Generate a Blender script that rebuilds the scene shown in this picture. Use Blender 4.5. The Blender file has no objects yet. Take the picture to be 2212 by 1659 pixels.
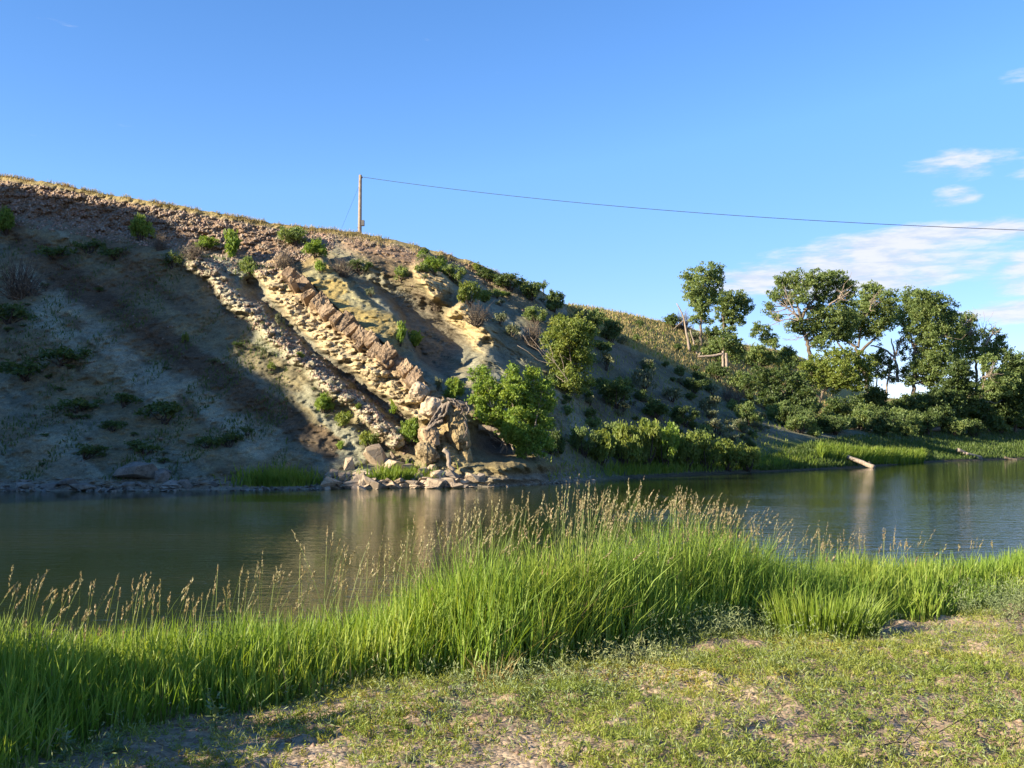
import bpy, bmesh, math, random
import numpy as np
from mathutils import Vector
S = bpy.context.scene
COL = S.collection
rng = np.random.default_rng(7)
random.seed(7)
R = math.radians

# ------------------------------------------------------------------ camera
# picture coordinates used below: 2212 x 1659 pixels, focal length 2171 px
FPX, CX, CY, HZ = 2171.0, 1106.0, 829.5, 944.5
CAMZ = 2.5                                   # metres above the river
TH = math.atan((HZ - CY) / FPX)
cam = bpy.data.cameras.new('camera'); camo = bpy.data.objects.new('camera', cam); COL.objects.link(camo)
cam.sensor_width = 36.0; cam.lens = 36.0 * FPX / 2212.0
cam.clip_start = 0.05; cam.clip_end = 5000
camo.location = (0, 0, CAMZ); camo.rotation_euler = (math.pi / 2 + TH, 0, 0)
S.camera = camo

# ------------------------------------------------------------------ light
SUN_EL, SUN_BACK = R(22), R(25)              # low evening sun, from the left and a little behind
SDIR = np.array([-math.cos(SUN_EL) * math.cos(SUN_BACK), -math.cos(SUN_EL) * math.sin(SUN_BACK), math.sin(SUN_EL)])
sl = bpy.data.lights.new('sun', 'SUN'); so = bpy.data.objects.new('sun', sl); COL.objects.link(so)
sl.energy = 5.0; sl.angle = R(0.53); sl.color = (1.0, 0.87, 0.66)
so.rotation_euler = Vector(SDIR).to_track_quat('Z', 'Y').to_euler()
so.location = (-60, -20, 60)
S.view_settings.view_transform = 'Standard'; S.view_settings.look = 'None'
S.view_settings.gamma = 1.0; S.view_settings.exposure = 1.62
S.cycles.use_denoising = True
S.cycles.max_bounces = 6; S.cycles.transparent_max_bounces = 4
S.cycles.diffuse_bounces = 3; S.cycles.glossy_bounces = 3; S.cycles.transmission_bounces = 4

class NT:                                    # small helper to write node trees
    def __init__(s, tree): s.t = tree; s.n = tree.nodes; s.l = tree.links
    def __call__(s, typ, ins=None, **kw):
        nd = s.n.new(typ)
        for k, v in kw.items(): setattr(nd, k, v)
        for k, v in (ins or {}).items(): s.put(nd.inputs[k], v)
        return nd
    def put(s, sock, v):
        if isinstance(v, bpy.types.NodeSocket): s.l.new(v, sock)
        elif isinstance(v, bpy.types.Node): s.l.new(v.outputs[0], sock)
        else: sock.default_value = v
    def m(s, op, a, b=0.0, c=0.0, clamp=False):
        nd = s.n.new('ShaderNodeMath'); nd.operation = op; nd.use_clamp = clamp
        s.put(nd.inputs[0], a); s.put(nd.inputs[1], b); s.put(nd.inputs[2], c)
        return nd.outputs[0]
    def ramp(s, fac, stops, interp='LINEAR'):
        nd = s.n.new('ShaderNodeValToRGB'); nd.color_ramp.interpolation = interp
        e = nd.color_ramp.elements
        while len(e) < len(stops): e.new(0.5)
        for el, (p, c) in zip(e, stops): el.position = p; el.color = (*c, 1) if len(c) == 3 else c
        s.put(nd.inputs[0], fac); return nd.outputs[0]
    def mix(s, fac, a, b, blend='MIX'):
        nd = s.n.new('ShaderNodeMix'); nd.data_type = 'RGBA'; nd.blend_type = blend; nd.clamp_factor = True
        s.put(nd.inputs[0], fac); s.put(nd.inputs[6], a); s.put(nd.inputs[7], b)
        return nd.outputs[2]
    def noise(s, vec, scale, detail=3.0, rough=0.55, dist=0.0, out=0):
        nd = s.n.new('ShaderNodeTexNoise')
        if vec is not None: s.put(nd.inputs['Vector'], vec)
        nd.inputs['Scale'].default_value = scale; nd.inputs['Detail'].default_value = detail
        nd.inputs['Roughness'].default_value = rough; nd.inputs['Distortion'].default_value = dist
        return nd.outputs[out]
    def mapr(s, v, a, b, c=0.0, d=1.0, smooth=True):
        nd = s.n.new('ShaderNodeMapRange'); nd.interpolation_type = 'SMOOTHSTEP' if smooth else 'LINEAR'
        s.put(nd.inputs[0], v)
        for i, x in enumerate((a, b, c, d)): s.put(nd.inputs[i + 1], x)
        return nd.outputs[0]

# ------------------------------------------------------------------ sky
w = bpy.data.worlds.new('World'); S.world = w; w.use_nodes = True
t = NT(w.node_tree); t.n.clear()
sky = t('ShaderNodeTexSky', sky_type='NISHITA', sun_disc=False, sun_elevation=SUN_EL,
        sun_rotation=math.atan2(SDIR[0], SDIR[1]), altitude=1200.0, air_density=1.0, dust_density=0.05, ozone_density=2.2)
tc = t('ShaderNodeTexCoord')
sep = t('ShaderNodeSeparateXYZ', {0: tc.outputs['Generated']})
az = t.m('ARCTAN2', sep.outputs[0], sep.outputs[1])
el = t.m('ARCSINE', sep.outputs[2])
hs = t('ShaderNodeHueSaturation', {'Hue': 0.504, 'Saturation': 1.24, 'Value': 1.0, 'Color': sky.outputs[0]})
vec = t('ShaderNodeCombineXYZ', {0: t.m('MULTIPLY', az, 6.0), 1: t.m('MULTIPLY', el, 24.0), 2: 3.7})
n1 = t.noise(vec.outputs[0], 1.5, 7.0, 0.62, 0.35)
vec2 = t('ShaderNodeCombineXYZ', {0: t.m('MULTIPLY', az, 14.0), 1: t.m('MULTIPLY', el, 70.0), 2: 8.1})
n2 = t.noise(vec2.outputs[0], 2.0, 5.0, 0.6, 0.2)
def patch(a0, e0, aw, ew, amt):              # soft elliptical cloud bank: degrees
    da = t.m('DIVIDE', t.m('SUBTRACT', az, R(a0)), R(aw)); de = t.m('DIVIDE', t.m('SUBTRACT', el, R(e0)), R(ew))
    r2 = t.m('ADD', t.m('MULTIPLY', da, da), t.m('MULTIPLY', de, de))
    return t.m('MULTIPLY', t.mapr(r2, 1.6, 0.0), amt)
tot = None
for p in ((20.5, 9.2, 7.6, 1.9, 1.0), (15.5, 8.6, 6.0, 1.3, .95), (24.0, 10.3, 6.0, 1.1, .8), (31, 8.5, 7, 2.2, .9), (44, 10, 9, 2.5, .9), (60, 8, 9, 2.4, .9),
          (24.6, 14.1, 3.2, 0.9, .72), (24.0, 12.5, 1.5, 0.6, .64), (29.0, 13.6, 2.8, 1.0, .8), (27.5, 6.4, 4.0, 0.8, .8), (27.2, 18.1, 1.5, 0.6, .6),
          (-25.5, 21.2, 2.0, 0.6, .3), (80, 11, 12, 3, .9), (-60, 12, 9, 2, .8), (120, 10, 14, 3, .9)):
    q = patch(*p); tot = q if tot is None else t.m('MAXIMUM', tot, q)
dens = t.m('ADD', t.m('MULTIPLY', n1, 0.85), t.m('MULTIPLY', n2, 0.45))
cl = t.mapr(t.m('ADD', dens, t.m('MULTIPLY', t.m('SUBTRACT', tot, 1.0), 0.55)), 0.30, 0.66)
cl = t.m('MULTIPLY', cl, 0.88)
ccol = t.mix(t.mapr(n2, 0.35, 0.62), (2.5, 2.7, 3.2, 1), (3.3, 3.3, 3.45, 1))
tint = t.mix(1.0, hs.outputs[0], (1.03, .955, .99, 1), 'MULTIPLY')
sg = t('ShaderNodeSeparateColor', {0: tint}).outputs[1]      # clear dry air: the sky whitens less towards the horizon
gc = t.m('DIVIDE', t.m('ADD', t.m('MINIMUM', sg, 2.0), t.m('MULTIPLY', t.m('MAXIMUM', t.m('SUBTRACT', sg, 2.0), 0.0), 0.42)), t.m('MAXIMUM', sg, 0.01))
soft = t('ShaderNodeVectorMath', {0: tint, 1: t('ShaderNodeCombineXYZ', {0: t.m('POWER', gc, 1.0), 1: gc, 2: t.m('POWER', gc, .6)}).outputs[0]}, operation='MULTIPLY').outputs[0]
final = t.mix(cl, soft, ccol)
bg = t('ShaderNodeBackground', {'Color': final, 'Strength': 0.095})
t('ShaderNodeOutputWorld', {'Surface': bg.outputs[0]})

# ------------------------------------------------------------------ picture <-> place
def slope_of(v): return np.tan(TH - np.arctan((np.asarray(v, float) - CY) / FPX))
def at(u, v, Y):
    """point seen at picture (u, v) whose distance along +Y is Y"""
    u = np.asarray(u, float); v = np.asarray(v, float); Y = np.asarray(Y, float)
    dy = math.cos(TH) - (CY - v) / FPX * math.sin(TH)
    dz = math.sin(TH) + (CY - v) / FPX * math.cos(TH)
    dx = (u - CX) / FPX
    return np.stack(np.broadcast_arrays(dx / dy * Y, Y, CAMZ + dz / dy * Y), -1)
def project(P):
    P = np.asarray(P, float); x, y, z = P[..., 0], P[..., 1], P[..., 2] - CAMZ
    d = y * math.cos(TH) + z * math.sin(TH); h = -y * math.sin(TH) + z * math.cos(TH)
    return CX + FPX * x / d, CY - FPX * h / d

# ------------------------------------------------------------------ noise
def _h(ix, iy, iz, seed):
    n = (ix * 374761393 + iy * 668265263 + iz * 2147483647 % 1274126177 + seed * 974711) & 0xFFFFFFFF
    n = ((n ^ (n >> 13)) * 1274126177) & 0xFFFFFFFF
    n = ((n ^ (n >> 16)) * 2246822519) & 0xFFFFFFFF
    return ((n ^ (n >> 15)) & 0xFFFFFF) / float(0xFFFFFF)
def vnoise(P, scale=1.0, seed=0):
    P = np.asarray(P, float) * scale
    if P.shape[-1] == 2: P = np.concatenate([P, np.zeros(P.shape[:-1] + (1,))], -1)
    i = np.floor(P).astype(np.int64); f = P - i; f = f * f * f * (f * (f * 6 - 15) + 10)
    r = 0
    for a in (0, 1):
        for b in (0, 1):
            for c in (0, 1):
                wgt = (f[..., 0] if a else 1 - f[..., 0]) * (f[..., 1] if b else 1 - f[..., 1]) * (f[..., 2] if c else 1 - f[..., 2])
                r = r + wgt * _h(i[..., 0] + a, i[..., 1] + b, (i[..., 2] + c) * 1013904223, seed)
    return r * 2 - 1
def fbm(P, scale=1.0, octv=4, seed=0, gain=0.5, billow=False):
    a, s, r, tot = 1.0, scale, 0, 0
    for k in range(octv):
        n = vnoise(P, s, seed + k * 17); r = r + a * (np.abs(n) * 2 - 1 if billow else n); tot += a; a *= gain; s *= 2.03
    return r / tot
def sstep(a, b, x): x = np.clip((x - a) / (b - a), 0, 1); return x * x * (3 - 2 * x)
def gauss(U, V, u, v, ru, rv): return np.exp(-((U - u) / ru) ** 2 - ((V - v) / rv) ** 2)
def pline(U, V, pts):
    """signed distance in px to a polyline (positive on its upper right side) and position 0..1 along it"""
    pts = np.array(pts, float); seg = pts[1:] - pts[:-1]; ln = np.hypot(*seg.T); cum = np.concatenate([[0], np.cumsum(ln)])
    best = np.full(U.shape, 1e9); q = np.zeros(U.shape); p = np.zeros(U.shape)
    for k in range(len(seg)):
        du, dv = U - pts[k, 0], V - pts[k, 1]
        s_ = np.clip((du * seg[k, 0] + dv * seg[k, 1]) / ln[k] ** 2, 0, 1)
        eu, ev = du - s_ * seg[k, 0], dv - s_ * seg[k, 1]; d = np.hypot(eu, ev)
        sg = np.where(seg[k, 0] * dv - seg[k, 1] * du < 0, 1.0, -1.0)
        m_ = d < best; best = np.where(m_, d, best); q = np.where(m_, d * sg, q); p = np.where(m_, (cum[k] + s_ * ln[k]) / cum[-1], p)
    return q, p

# ------------------------------------------------------------------ meshes
def mesh_np(name, V, polys, mat=None, col=None, smooth=False):
    """polys: list of int arrays (n, k)"""
    me = bpy.data.meshes.new(name); V = np.ascontiguousarray(V, dtype=np.float32)
    me.vertices.add(len(V)); me.vertices.foreach_set('co', V.ravel())
    polys = [np.asarray(p, np.int32) for p in polys if len(p)]
    li = np.concatenate([p.ravel() for p in polys]); tot = np.concatenate([np.full(len(p), p.shape[1], np.int32) for p in polys])
    me.loops.add(len(li)); me.loops.foreach_set('vertex_index', li)
    st = np.concatenate([[0], np.cumsum(tot)[:-1]]).astype(np.int32)
    me.polygons.add(len(tot)); me.polygons.foreach_set('loop_start', st); me.polygons.foreach_set('loop_total', tot)
    if smooth: me.polygons.foreach_set('use_smooth', np.ones(len(tot), bool))
    if col is not None:
        a = me.color_attributes.new('Col', 'FLOAT_COLOR', 'POINT')
        c = np.ones((len(V), 4), np.float32); c[:, :3] = col; a.data.foreach_set('color', c.ravel())
    me.update(calc_edges=True)
    if mat: me.materials.append(mat)
    return me
def obj(name, me, parent=None, loc=None):
    o = bpy.data.objects.new(name, me); COL.objects.link(o)
    if loc is not None: o.location = loc
    if parent is not None: o.parent = parent
    return o
def tag(o, label=None, cat=None, group=None, kind=None):
    if label: o['label'] = label
    if cat: o['category'] = cat
    if group: o['group'] = group
    if kind: o['kind'] = kind
    return o
def empty(name, loc, label, cat, group=None):
    o = bpy.data.objects.new(name, None); COL.objects.link(o); o.location = [float(x) for x in loc]; o.empty_display_size = 0.3
    return tag(o, label, cat, group)
def tube(path, rad, n=6, cap=True):
    path = np.asarray(path, float); rad = np.asarray(rad, float) * np.ones(len(path)); k = len(path)
    tan = np.gradient(path, axis=0); tan /= np.linalg.norm(tan, axis=1)[:, None] + 1e-9
    ref = np.array([0, 1, 0.0]) if abs(tan[:, 1]).mean() < .8 else np.array([1.0, 0, 0])
    a = np.cross(tan, ref); a /= np.linalg.norm(a, axis=1)[:, None] + 1e-9; b = np.cross(tan, a)
    th = np.arange(n) * 2 * np.pi / n
    V = (path[:, None] + rad[:, None, None] * (np.cos(th)[None, :, None] * a[:, None] + np.sin(th)[None, :, None] * b[:, None])).reshape(-1, 3)
    i = np.arange(k - 1)[:, None] * n; j = np.arange(n)[None]; j2 = (j + 1) % n
    F = np.stack([i + j, i + j2, i + n + j2, i + n + j], -1).reshape(-1, 4)
    return V, F
def tubes(lst, n=6):
    Vs, Fs, o = [], [], 0
    for path, rad in lst:
        V, F = tube(path, rad, n); Vs.append(V); Fs.append(F + o); o += len(V)
    return np.concatenate(Vs), np.concatenate(Fs)
def wiggle(a, b, n=7, amp=0.08, seed=None, sag=0.0):
    """uneven path from a to b"""
    r = np.random.default_rng(seed); a = np.asarray(a, float); b = np.asarray(b, float); s_ = np.linspace(0, 1, n)[:, None]
    L = np.linalg.norm(b - a); off = r.normal(0, amp * L, (n, 3)) * np.sin(np.pi * s_)
    p = a + (b - a) * s_ + off; p[:, 2] += sag * L * np.sin(np.pi * s_[:, 0]); return p

# ------------------------------------------------------------------ materials
MATS = {}
ALB = 0.78                                   # overall reflectance of soil, rock and plants
def newmat(name):
    m = bpy.data.materials.new(name); m.use_nodes = True; k = NT(m.node_tree); k.n.clear(); MATS[name] = m; return m, k
def pos(k): return k('ShaderNodeNewGeometry').outputs['Position']
def rpi(k): return k('ShaderNodeNewGeometry').outputs['Random Per Island']
def orand(k): return k('ShaderNodeObjectInfo').outputs['Random']
def out(k, sh): k('ShaderNodeOutputMaterial', {'Surface': sh})
def bump(k, h, strength=0.5, dist=0.05, normal=None):
    b = k('ShaderNodeBump', {'Height': h, 'Strength': strength, 'Distance': dist})
    if normal is not None: k.put(b.inputs['Normal'], normal)
    return b.outputs[0]
def bsdf(k, col, rough=0.9, spec=0.25, normal=None):
    ins = {'Base Color': col, 'Roughness': rough, 'Specular IOR Level': spec}
    if normal is not None: ins['Normal'] = normal
    return k('ShaderNodeBsdfPrincipled', ins).outputs[0]
def leafmat(name, c0, c1, c2, trans=0.35, tw=(1.25, 1.15, .5), pn=1.3):
    c0, c1, c2 = [tuple(x * ALB for x in c) for c in (c0, c1, c2)]
    m, k = newmat(name)
    f = k.m('ADD', k.m('MULTIPLY', rpi(k), 0.75), k.m('MULTIPLY', orand(k), 0.25))
    c = k.ramp(f, [(0.0, c0), (0.5, c1), (1.0, c2)])
    c = k.mix(1.0, c, k.ramp(k.noise(pos(k), pn, 3, .6), [(.3, (.78, .86, .8)), (.5, (1, 1, 1)), (.7, (1.3, 1.12, 1.1))]), 'MULTIPLY')
    p = bsdf(k, c, 0.55, 0.35)
    tr = k('ShaderNodeBsdfTranslucent', {'Color': k.mix(1.0, c, (*tw, 1), 'MULTIPLY')}).outputs[0]
    out(k, k('ShaderNodeMixShader', {0: trans, 1: p, 2: tr}).outputs[0]); return m
def rockmat(name, c0, c1, scale=2.5, bs=0.7, bd=0.08, seed=0.0):
    c0, c1 = [tuple(x * ALB for x in c) for c in (c0, c1)]
    m, k = newmat(name); p = pos(k)
    n = k.noise(p, scale, 6, 0.65); n2 = k.noise(p, scale * 7, 4, 0.6)
    c = k.mix(k.mapr(n, 0.35, 0.66), (*c0, 1), (*c1, 1))
    c = k.mix(k.m('MULTIPLY', k.mapr(n2, 0.52, 0.7), 0.35), c, (c0[0] * .55, c0[1] * .55, c0[2] * .55, 1))
    c = k.mix(1.0, c, k.ramp(orand(k), [(0, (.66, .64, .63)), (1, (1.2, 1.15, 1.06))]), 'MULTIPLY')
    h = k.m('ADD', k.m('MULTIPLY', n, 0.7), k.m('MULTIPLY', n2, 0.3))
    wp = k('ShaderNodeVectorMath', {0: p, 1: k('ShaderNodeVectorMath', {0: k.noise(p, scale * 1.3, 3, .6, out=1), 1: (.5, .5, .5)}, operation='SCALE').outputs[0]}, operation='ADD').outputs[0]
    cr = k('ShaderNodeTexVoronoi', {'Vector': wp, 'Scale': scale * .9}, feature='DISTANCE_TO_EDGE').outputs[0]   # fractures
    ck = k.mapr(cr, 0.0, .055); c = k.mix(k.m('MULTIPLY', k.m('SUBTRACT', 1.0, ck), .55), c, (c0[0] * .35, c0[1] * .33, c0[2] * .33, 1)); h = k.m('ADD', h, k.m('MULTIPLY', ck, .5))
    out(k, bsdf(k, c, 0.92, 0.2, bump(k, h, bs, bd))); return m
def barkmat(name, c0, c1):
    c0, c1 = [tuple(x * ALB for x in c) for c in (c0, c1)]
    m, k = newmat(name); p = pos(k)
    mp = k('ShaderNodeMapping', {'Vector': p, 'Scale': (6, 6, 1.2)}).outputs[0]
    n = k.noise(mp, 1.6, 5, 0.65)
    out(k, bsdf(k, k.mix(k.mapr(n, .35, .65), (*c0, 1), (*c1, 1)), 0.9, 0.2, bump(k, n, 0.8, 0.06))); return m

m, k = newmat('hill_earth')                     # colours come per vertex: soil, shale, sandstone, gravel, dry grass, shade tone in two recesses
p = pos(k); vc = k('ShaderNodeVertexColor', layer_name='Col').outputs[0]
n1 = k.noise(p, 0.9, 8, 0.68); n2 = k.noise(p, 5.0, 6, 0.7); n3 = k.noise(p, 0.22, 4, 0.6); n5 = k.noise(p, 17.0, 4, 0.7)
c = k.mix(1.0, vc, k.ramp(n1, [(.3, (.62, .60, .58)), (.5, (1, 1, 1)), (.72, (1.3, 1.27, 1.2))]), 'MULTIPLY')
c = k.mix(1.0, c, k.ramp(n2, [(.3, (.66, .65, .64)), (.52, (1, 1, 1)), (.75, (1.32, 1.3, 1.26))]), 'MULTIPLY')
c = k.mix(1.0, c, k.ramp(n5, [(.32, (.6, .59, .57)), (.5, (1, 1, 1)), (.7, (1.4, 1.38, 1.34))]), 'MULTIPLY')
c = k.mix(1.0, c, k.ramp(n3, [(.3, (.85, .86, .88)), (.7, (1.13, 1.1, 1.04))]), 'MULTIPLY')
h = k.m('ADD', k.m('MULTIPLY', n1, 0.6), k.m('MULTIPLY', n2, 0.4))
out(k, bsdf(k, c, 0.95, 0.12, bump(k, h, 0.9, 0.25)))

m, k = newmat('river_water'); p = pos(k)
sp = k('ShaderNodeSeparateXYZ', {0: p})
def wv(sx, sy, z): return k('ShaderNodeMapping', {'Vector': p, 'Scale': (sx, sy, 1), 'Rotation': (0, 0, z)}).outputs[0]
w1 = k.noise(wv(0.55, 1.9, 0.12), 1.0, 3, 0.6); w2 = k.noise(wv(1.1, 2.4, -0.25), 2.4, 3, 0.6, .3); w3 = k.noise(wv(.3, .8, .1), .5, 2, 0.5)
calm = k.noise(wv(0.035, 0.11, 0.1), 1.0, 3, 0.55)
right = k.mapr(k.m('SUBTRACT', sp.outputs[0], k.m('MULTIPLY', sp.outputs[1], 0.16)), -2.0, 9.0)
amp = k.m('ADD', k.m('MULTIPLY', k.mapr(calm, .36, .68), 0.55), k.m('ADD', 0.2, k.m('MULTIPLY', right, 0.75)))
hh = k.m('ADD', k.m('MULTIPLY', w1, .6), k.m('ADD', k.m('MULTIPLY', w2, .4), k.m('MULTIPLY', w3, 0.15)))
nb = k('ShaderNodeBump', {'Height': hh, 'Strength': k.m('MULTIPLY', amp, k.mapr(sp.outputs[1], 12, 70, 1.0, .3)), 'Distance': 0.065}).outputs[0]
wc = k.mix(k.mapr(calm, .4, .65), (.017, .028, .008, 1), (.026, .035, .011, 1))
out(k, k('ShaderNodeBsdfPrincipled', {'Base Color': wc, 'Roughness': 0.04, 'IOR': 1.33, 'Normal': nb}).outputs[0])

m, k = newmat('bank_soil'); p = pos(k)
n1 = k.noise(p, 1.3, 5, 0.6); n2 = k.noise(p, 9, 5, 0.65); vo = k('ShaderNodeTexVoronoi', {'Vector': p, 'Scale': 38.0, 'Randomness': 1.0}); n4 = k.noise(p, 60, 2, .5)
c = k.mix(k.mapr(n1, .38, .62), (.23, .165, .105, 1), (.33, .25, .17, 1))
c = k.mix(k.m('MULTIPLY', k.mapr(n2, .45, .7), 0.5), c, (.29, .24, .175, 1))
pc = k.mix(1.0, c, k.ramp(k('ShaderNodeSeparateColor', {0: vo.outputs['Color']}).outputs[0], [(0, (.55, .52, .5)), (.5, (1, 1, 1)), (1, (1.35, 1.33, 1.3))]), 'MULTIPLY')
hgt = k.m('ADD', k.m('MULTIPLY', k.m('SUBTRACT', 1.0, vo.outputs['Distance']), 0.6), k.m('MULTIPLY', n2, 0.8))
out(k, bsdf(k, pc, 0.95, 0.15, bump(k, hgt, 0.55, 0.02)))

leafmat('leaf_cottonwood', (.135, .195, .058), (.215, .295, .092), (.30, .39, .14), .48)
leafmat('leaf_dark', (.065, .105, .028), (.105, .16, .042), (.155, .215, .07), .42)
leafmat('leaf_bright', (.15, .235, .03), (.225, .34, .05), (.32, .44, .09), .46)
leafmat('leaf_yellow', (.14, .195, .035), (.21, .28, .05), (.30, .345, .085), .44)
leafmat('leaf_sage', (.12, .14, .07), (.175, .20, .10), (.24, .26, .14), .3)
leafmat('leaf_dry', (.16, .12, .07), (.22, .165, .10), (.29, .23, .14), .2, (1.1, 1, .8))
leafmat('grass_tall', (.105, .19, .018), (.225, .36, .042), (.40, .50, .10), .42, (1.3, 1.2, .45))
leafmat('grass_bank', (.15, .235, .022), (.22, .32, .036), (.31, .39, .07), .42)
leafmat('grass_dry', (.33, .265, .10), (.46, .37, .15), (.56, .46, .22), .35, (1.1, 1, .7))
leafmat('grass_head', (.25, .18, .10), (.42, .36, .18), (.58, .53, .30), .35, (1.1, 1, .7))
leafmat('grass_stem', (.15, .22, .045), (.22, .28, .07), (.32, .33, .12), .35, (1.1, 1, .6))
leafmat('weed_grey', (.17, .22, .09), (.25, .31, .13), (.34, .39, .19), .3)
leafmat('weed_green', (.18, .25, .04), (.28, .345, .06), (.40, .43, .10), .38)
leafmat('weed_gold', (.22, .22, .03), (.30, .27, .035), (.38, .30, .06), .35)
barkmat('bark_grey', (.10, .08, .06), (.24, .19, .14))
barkmat('bark_pale', (.26, .20, .15), (.44, .36, .28))
barkmat('bark_root', (.13, .10, .08), (.34, .28, .22))
barkmat('bark_dark', (.045, .035, .025), (.12, .09, .07))
rockmat('rock_ledge', (.25, .18, .12), (.44, .335, .225), 1.3, .8, .12)
rockmat('rock_cream', (.36, .28, .16), (.52, .42, .26), 1.8, .9, .12)
rockmat('rock_pale', (.31, .29, .205), (.46, .43, .31), 1.8, .9, .12)
rockmat('rock_ochre', (.30, .23, .12), (.43, .345, .20), 1.6, .9, .14)
rockmat('rock_boulder', (.36, .285, .205), (.54, .445, .335), 1.6, .6, .06)
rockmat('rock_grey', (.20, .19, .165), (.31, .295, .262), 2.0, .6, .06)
rockmat('rock_pebble', (.27, .205, .155), (.44, .355, .28), 6.0, .5, .01)
rockmat('pole_wood', (.34, .27, .21), (.46, .38, .31), 3.0, .3, .01)
m, k = newmat('metal_box'); out(k, bsdf(k, (.12, .115, .11, 1), .6, .4))
m, k = newmat('wire_metal'); out(k, bsdf(k, (.022, .028, .04, 1), .6, .2))
m, k = newmat('glass_brown'); out(k, bsdf(k, (.09, .045, .02, 1), .25, .5))

# ================================================================== the far hillside
SRC = 1 / 1.0271
TU = [-60, 400, 800, 1100, 1250, 1300, 1500, 1700, 1900, 2050, 2272, 2900]
TAB = {  # source px of waterline, toe, middle ; edge and skyline lines follow below ; distances of toe, middle, edge, sky
    'v0': [1090, 1088, 1084, 1080, 1070, 1066, 1056, 1047, 1038, 1026, 1018, 1011],
    'v1': [1062, 1062, 1058, 1053, 1048, 1043, 1030, 1012, 1002, 1000, 992, 990],
    'v2': [750, 800, 800, 850, 880, 890, 930, 960, 970, 978, 975, 975],
    'Y1': [49, 49.3, 50.5, 52.8, 58.5, 60.5, 68.5, 77, 88, 105, 122, 130],
    'Y2': [63, 61, 60.5, 60, 66, 69, 76, 84, 96, 112, 130, 140],
    'Y3': [77, 75.5, 74.5, 73, 77, 82, 92, 100, 110, 122, 140, 150],
    'Y4': [79.5, 78.5, 80, 82, 90, 112, 135, 160, 190, 210, 230, 240]}
SKYL = [(-700, 300), (0, 376), (100, 392), (200, 412), (300, 431), (400, 447), (500, 465), (600, 482), (690, 492), (770, 503), (830, 514), (880, 524), (940, 541), (1000, 560), (1050, 577), (1100, 597),
        (1150, 620), (1190, 642), (1215, 655), (1235, 660), (1300, 667), (1400, 688), (1480, 706), (1600, 743), (1690, 757), (1740, 775), (1790, 800), (1850, 838), (1900, 858), (1980, 864), (2040, 845), (2212, 835), (2900, 835)]
EDGE = [(-700, 390), (0, 470), (200, 495), (400, 520), (600, 545), (780, 575), (900, 600), (1000, 640), (1100, 680), (1217, 715), (1266, 718), (1330, 738), (1400, 768), (1460, 795), (1560, 838), (1655, 880), (1760, 912), (1850, 922), (1996, 925), (2212, 927), (2900, 927)]
ug = np.concatenate([np.arange(-700, -40, 22), np.arange(-40, 2252, 2.9), np.arange(2252, 2950, 22)])
tu = np.array(TU) * SRC
def sm(x, n=41):
    kk = np.hanning(n); kk /= kk.sum(); return np.convolve(np.pad(x, n // 2, mode='edge'), kk, 'valid')
cv = [sm(np.interp(ug, tu, np.array(TAB[k]) * SRC)) for k in ('v0', 'v1', 'v2')]
jag = vnoise(np.stack([ug, 0 * ug], -1), 1 / 9., 3) * 3.0 + vnoise(np.stack([ug, 0 * ug], -1), 1 / 60., 4) * 3.0
e_v = sm(np.interp(ug, *zip(*EDGE)), 21)
s_v = sm(np.interp(ug, *zip(*SKYL)), 7) + jag * 0.6 * sstep(1240, 1150, ug)
e_v = np.maximum(e_v, s_v + 6)
cv += [e_v, s_v]
cy = [-CAMZ / slope_of(cv[0])] + [sm(np.interp(ug, tu, TAB[k])) for k in ('Y1', 'Y2', 'Y3', 'Y4')]
shore_j = fbm(np.stack([ug, 0 * ug], -1), 1 / 70., 3, 9) * 0.8
cy[0] = cy[0] + shore_j * 0.5
cv = np.array(cv); cy = np.array(cy)
nseg = [40, 132, 124, 60]
rows_v, rows_y = [], []
for i_, n_ in enumerate(nseg):
    for s_ in (np.arange(n_) / n_ if i_ < 3 else np.linspace(0, 1, n_)):
        rows_v.append(cv[i_] * (1 - s_) + cv[i_ + 1] * s_); rows_y.append(cy[i_] * (1 - s_) + cy[i_ + 1] * s_)
V = np.array(rows_v); Y = np.array(rows_y); U = np.broadcast_to(ug, V.shape).copy(); NR = len(V)
# soften the kinks of the profile
kk = np.hanning(25); kk /= kk.sum()
Yp = np.pad(Y, ((12, 12), (0, 0)), mode='edge'); Ys = np.apply_along_axis(lambda a: np.convolve(a, kk, 'valid'), 0, Yp)
wgt = sstep(0, 14, np.arange(NR))[:, None] * sstep(0, 14, NR - 1 - np.arange(NR))[:, None]; Y = Y * (1 - wgt) + Ys * wgt
P0 = at(U, V, Y)
fade = sstep(0, 26, np.arange(NR))[:, None] * sstep(0, 10, NR - 1 - np.arange(NR))[:, None]
skyd = V - s_v[None]                                   # px below the skyline
shored = cv[0][None] - V                               # px above the waterline
leftp = sstep(1340, 1180, U)                           # the bare bluff, left of the wooded slope

L1 = [(585, 545), (620, 590), (660, 632), (700, 672), (745, 708), (800, 748), (850, 790), (895, 828), (930, 858), (958, 885)]
R2 = [(400, 548), (462, 588), (492, 640), (545, 668), (610, 735), (690, 800), (752, 852), (825, 918), (880, 960)]
F2 = [(893, 560), (925, 600), (962, 650), (1005, 700), (1045, 740), (1072, 775)]
q1, p1 = pline(U, V, L1); q2, p2 = pline(U, V, R2); q3, p3 = pline(U, V, F2)
in1 = sstep(0.0, 0.06, p1) * (1 - sstep(0.97, 1.0, p1)); in2 = sstep(0.0, 0.05, p2) * (1 - sstep(0.96, 1.0, p2)); in3 = sstep(0.0, 0.08, p3) * (1 - sstep(0.78, 1.0, p3))
wn = fbm(P0, 0.9, 3, 21) * 8                            # uneven band borders, px
wl = 50 + 12 * np.sin(np.pi * np.clip(p1, 0, 1)) * 1.0
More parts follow.
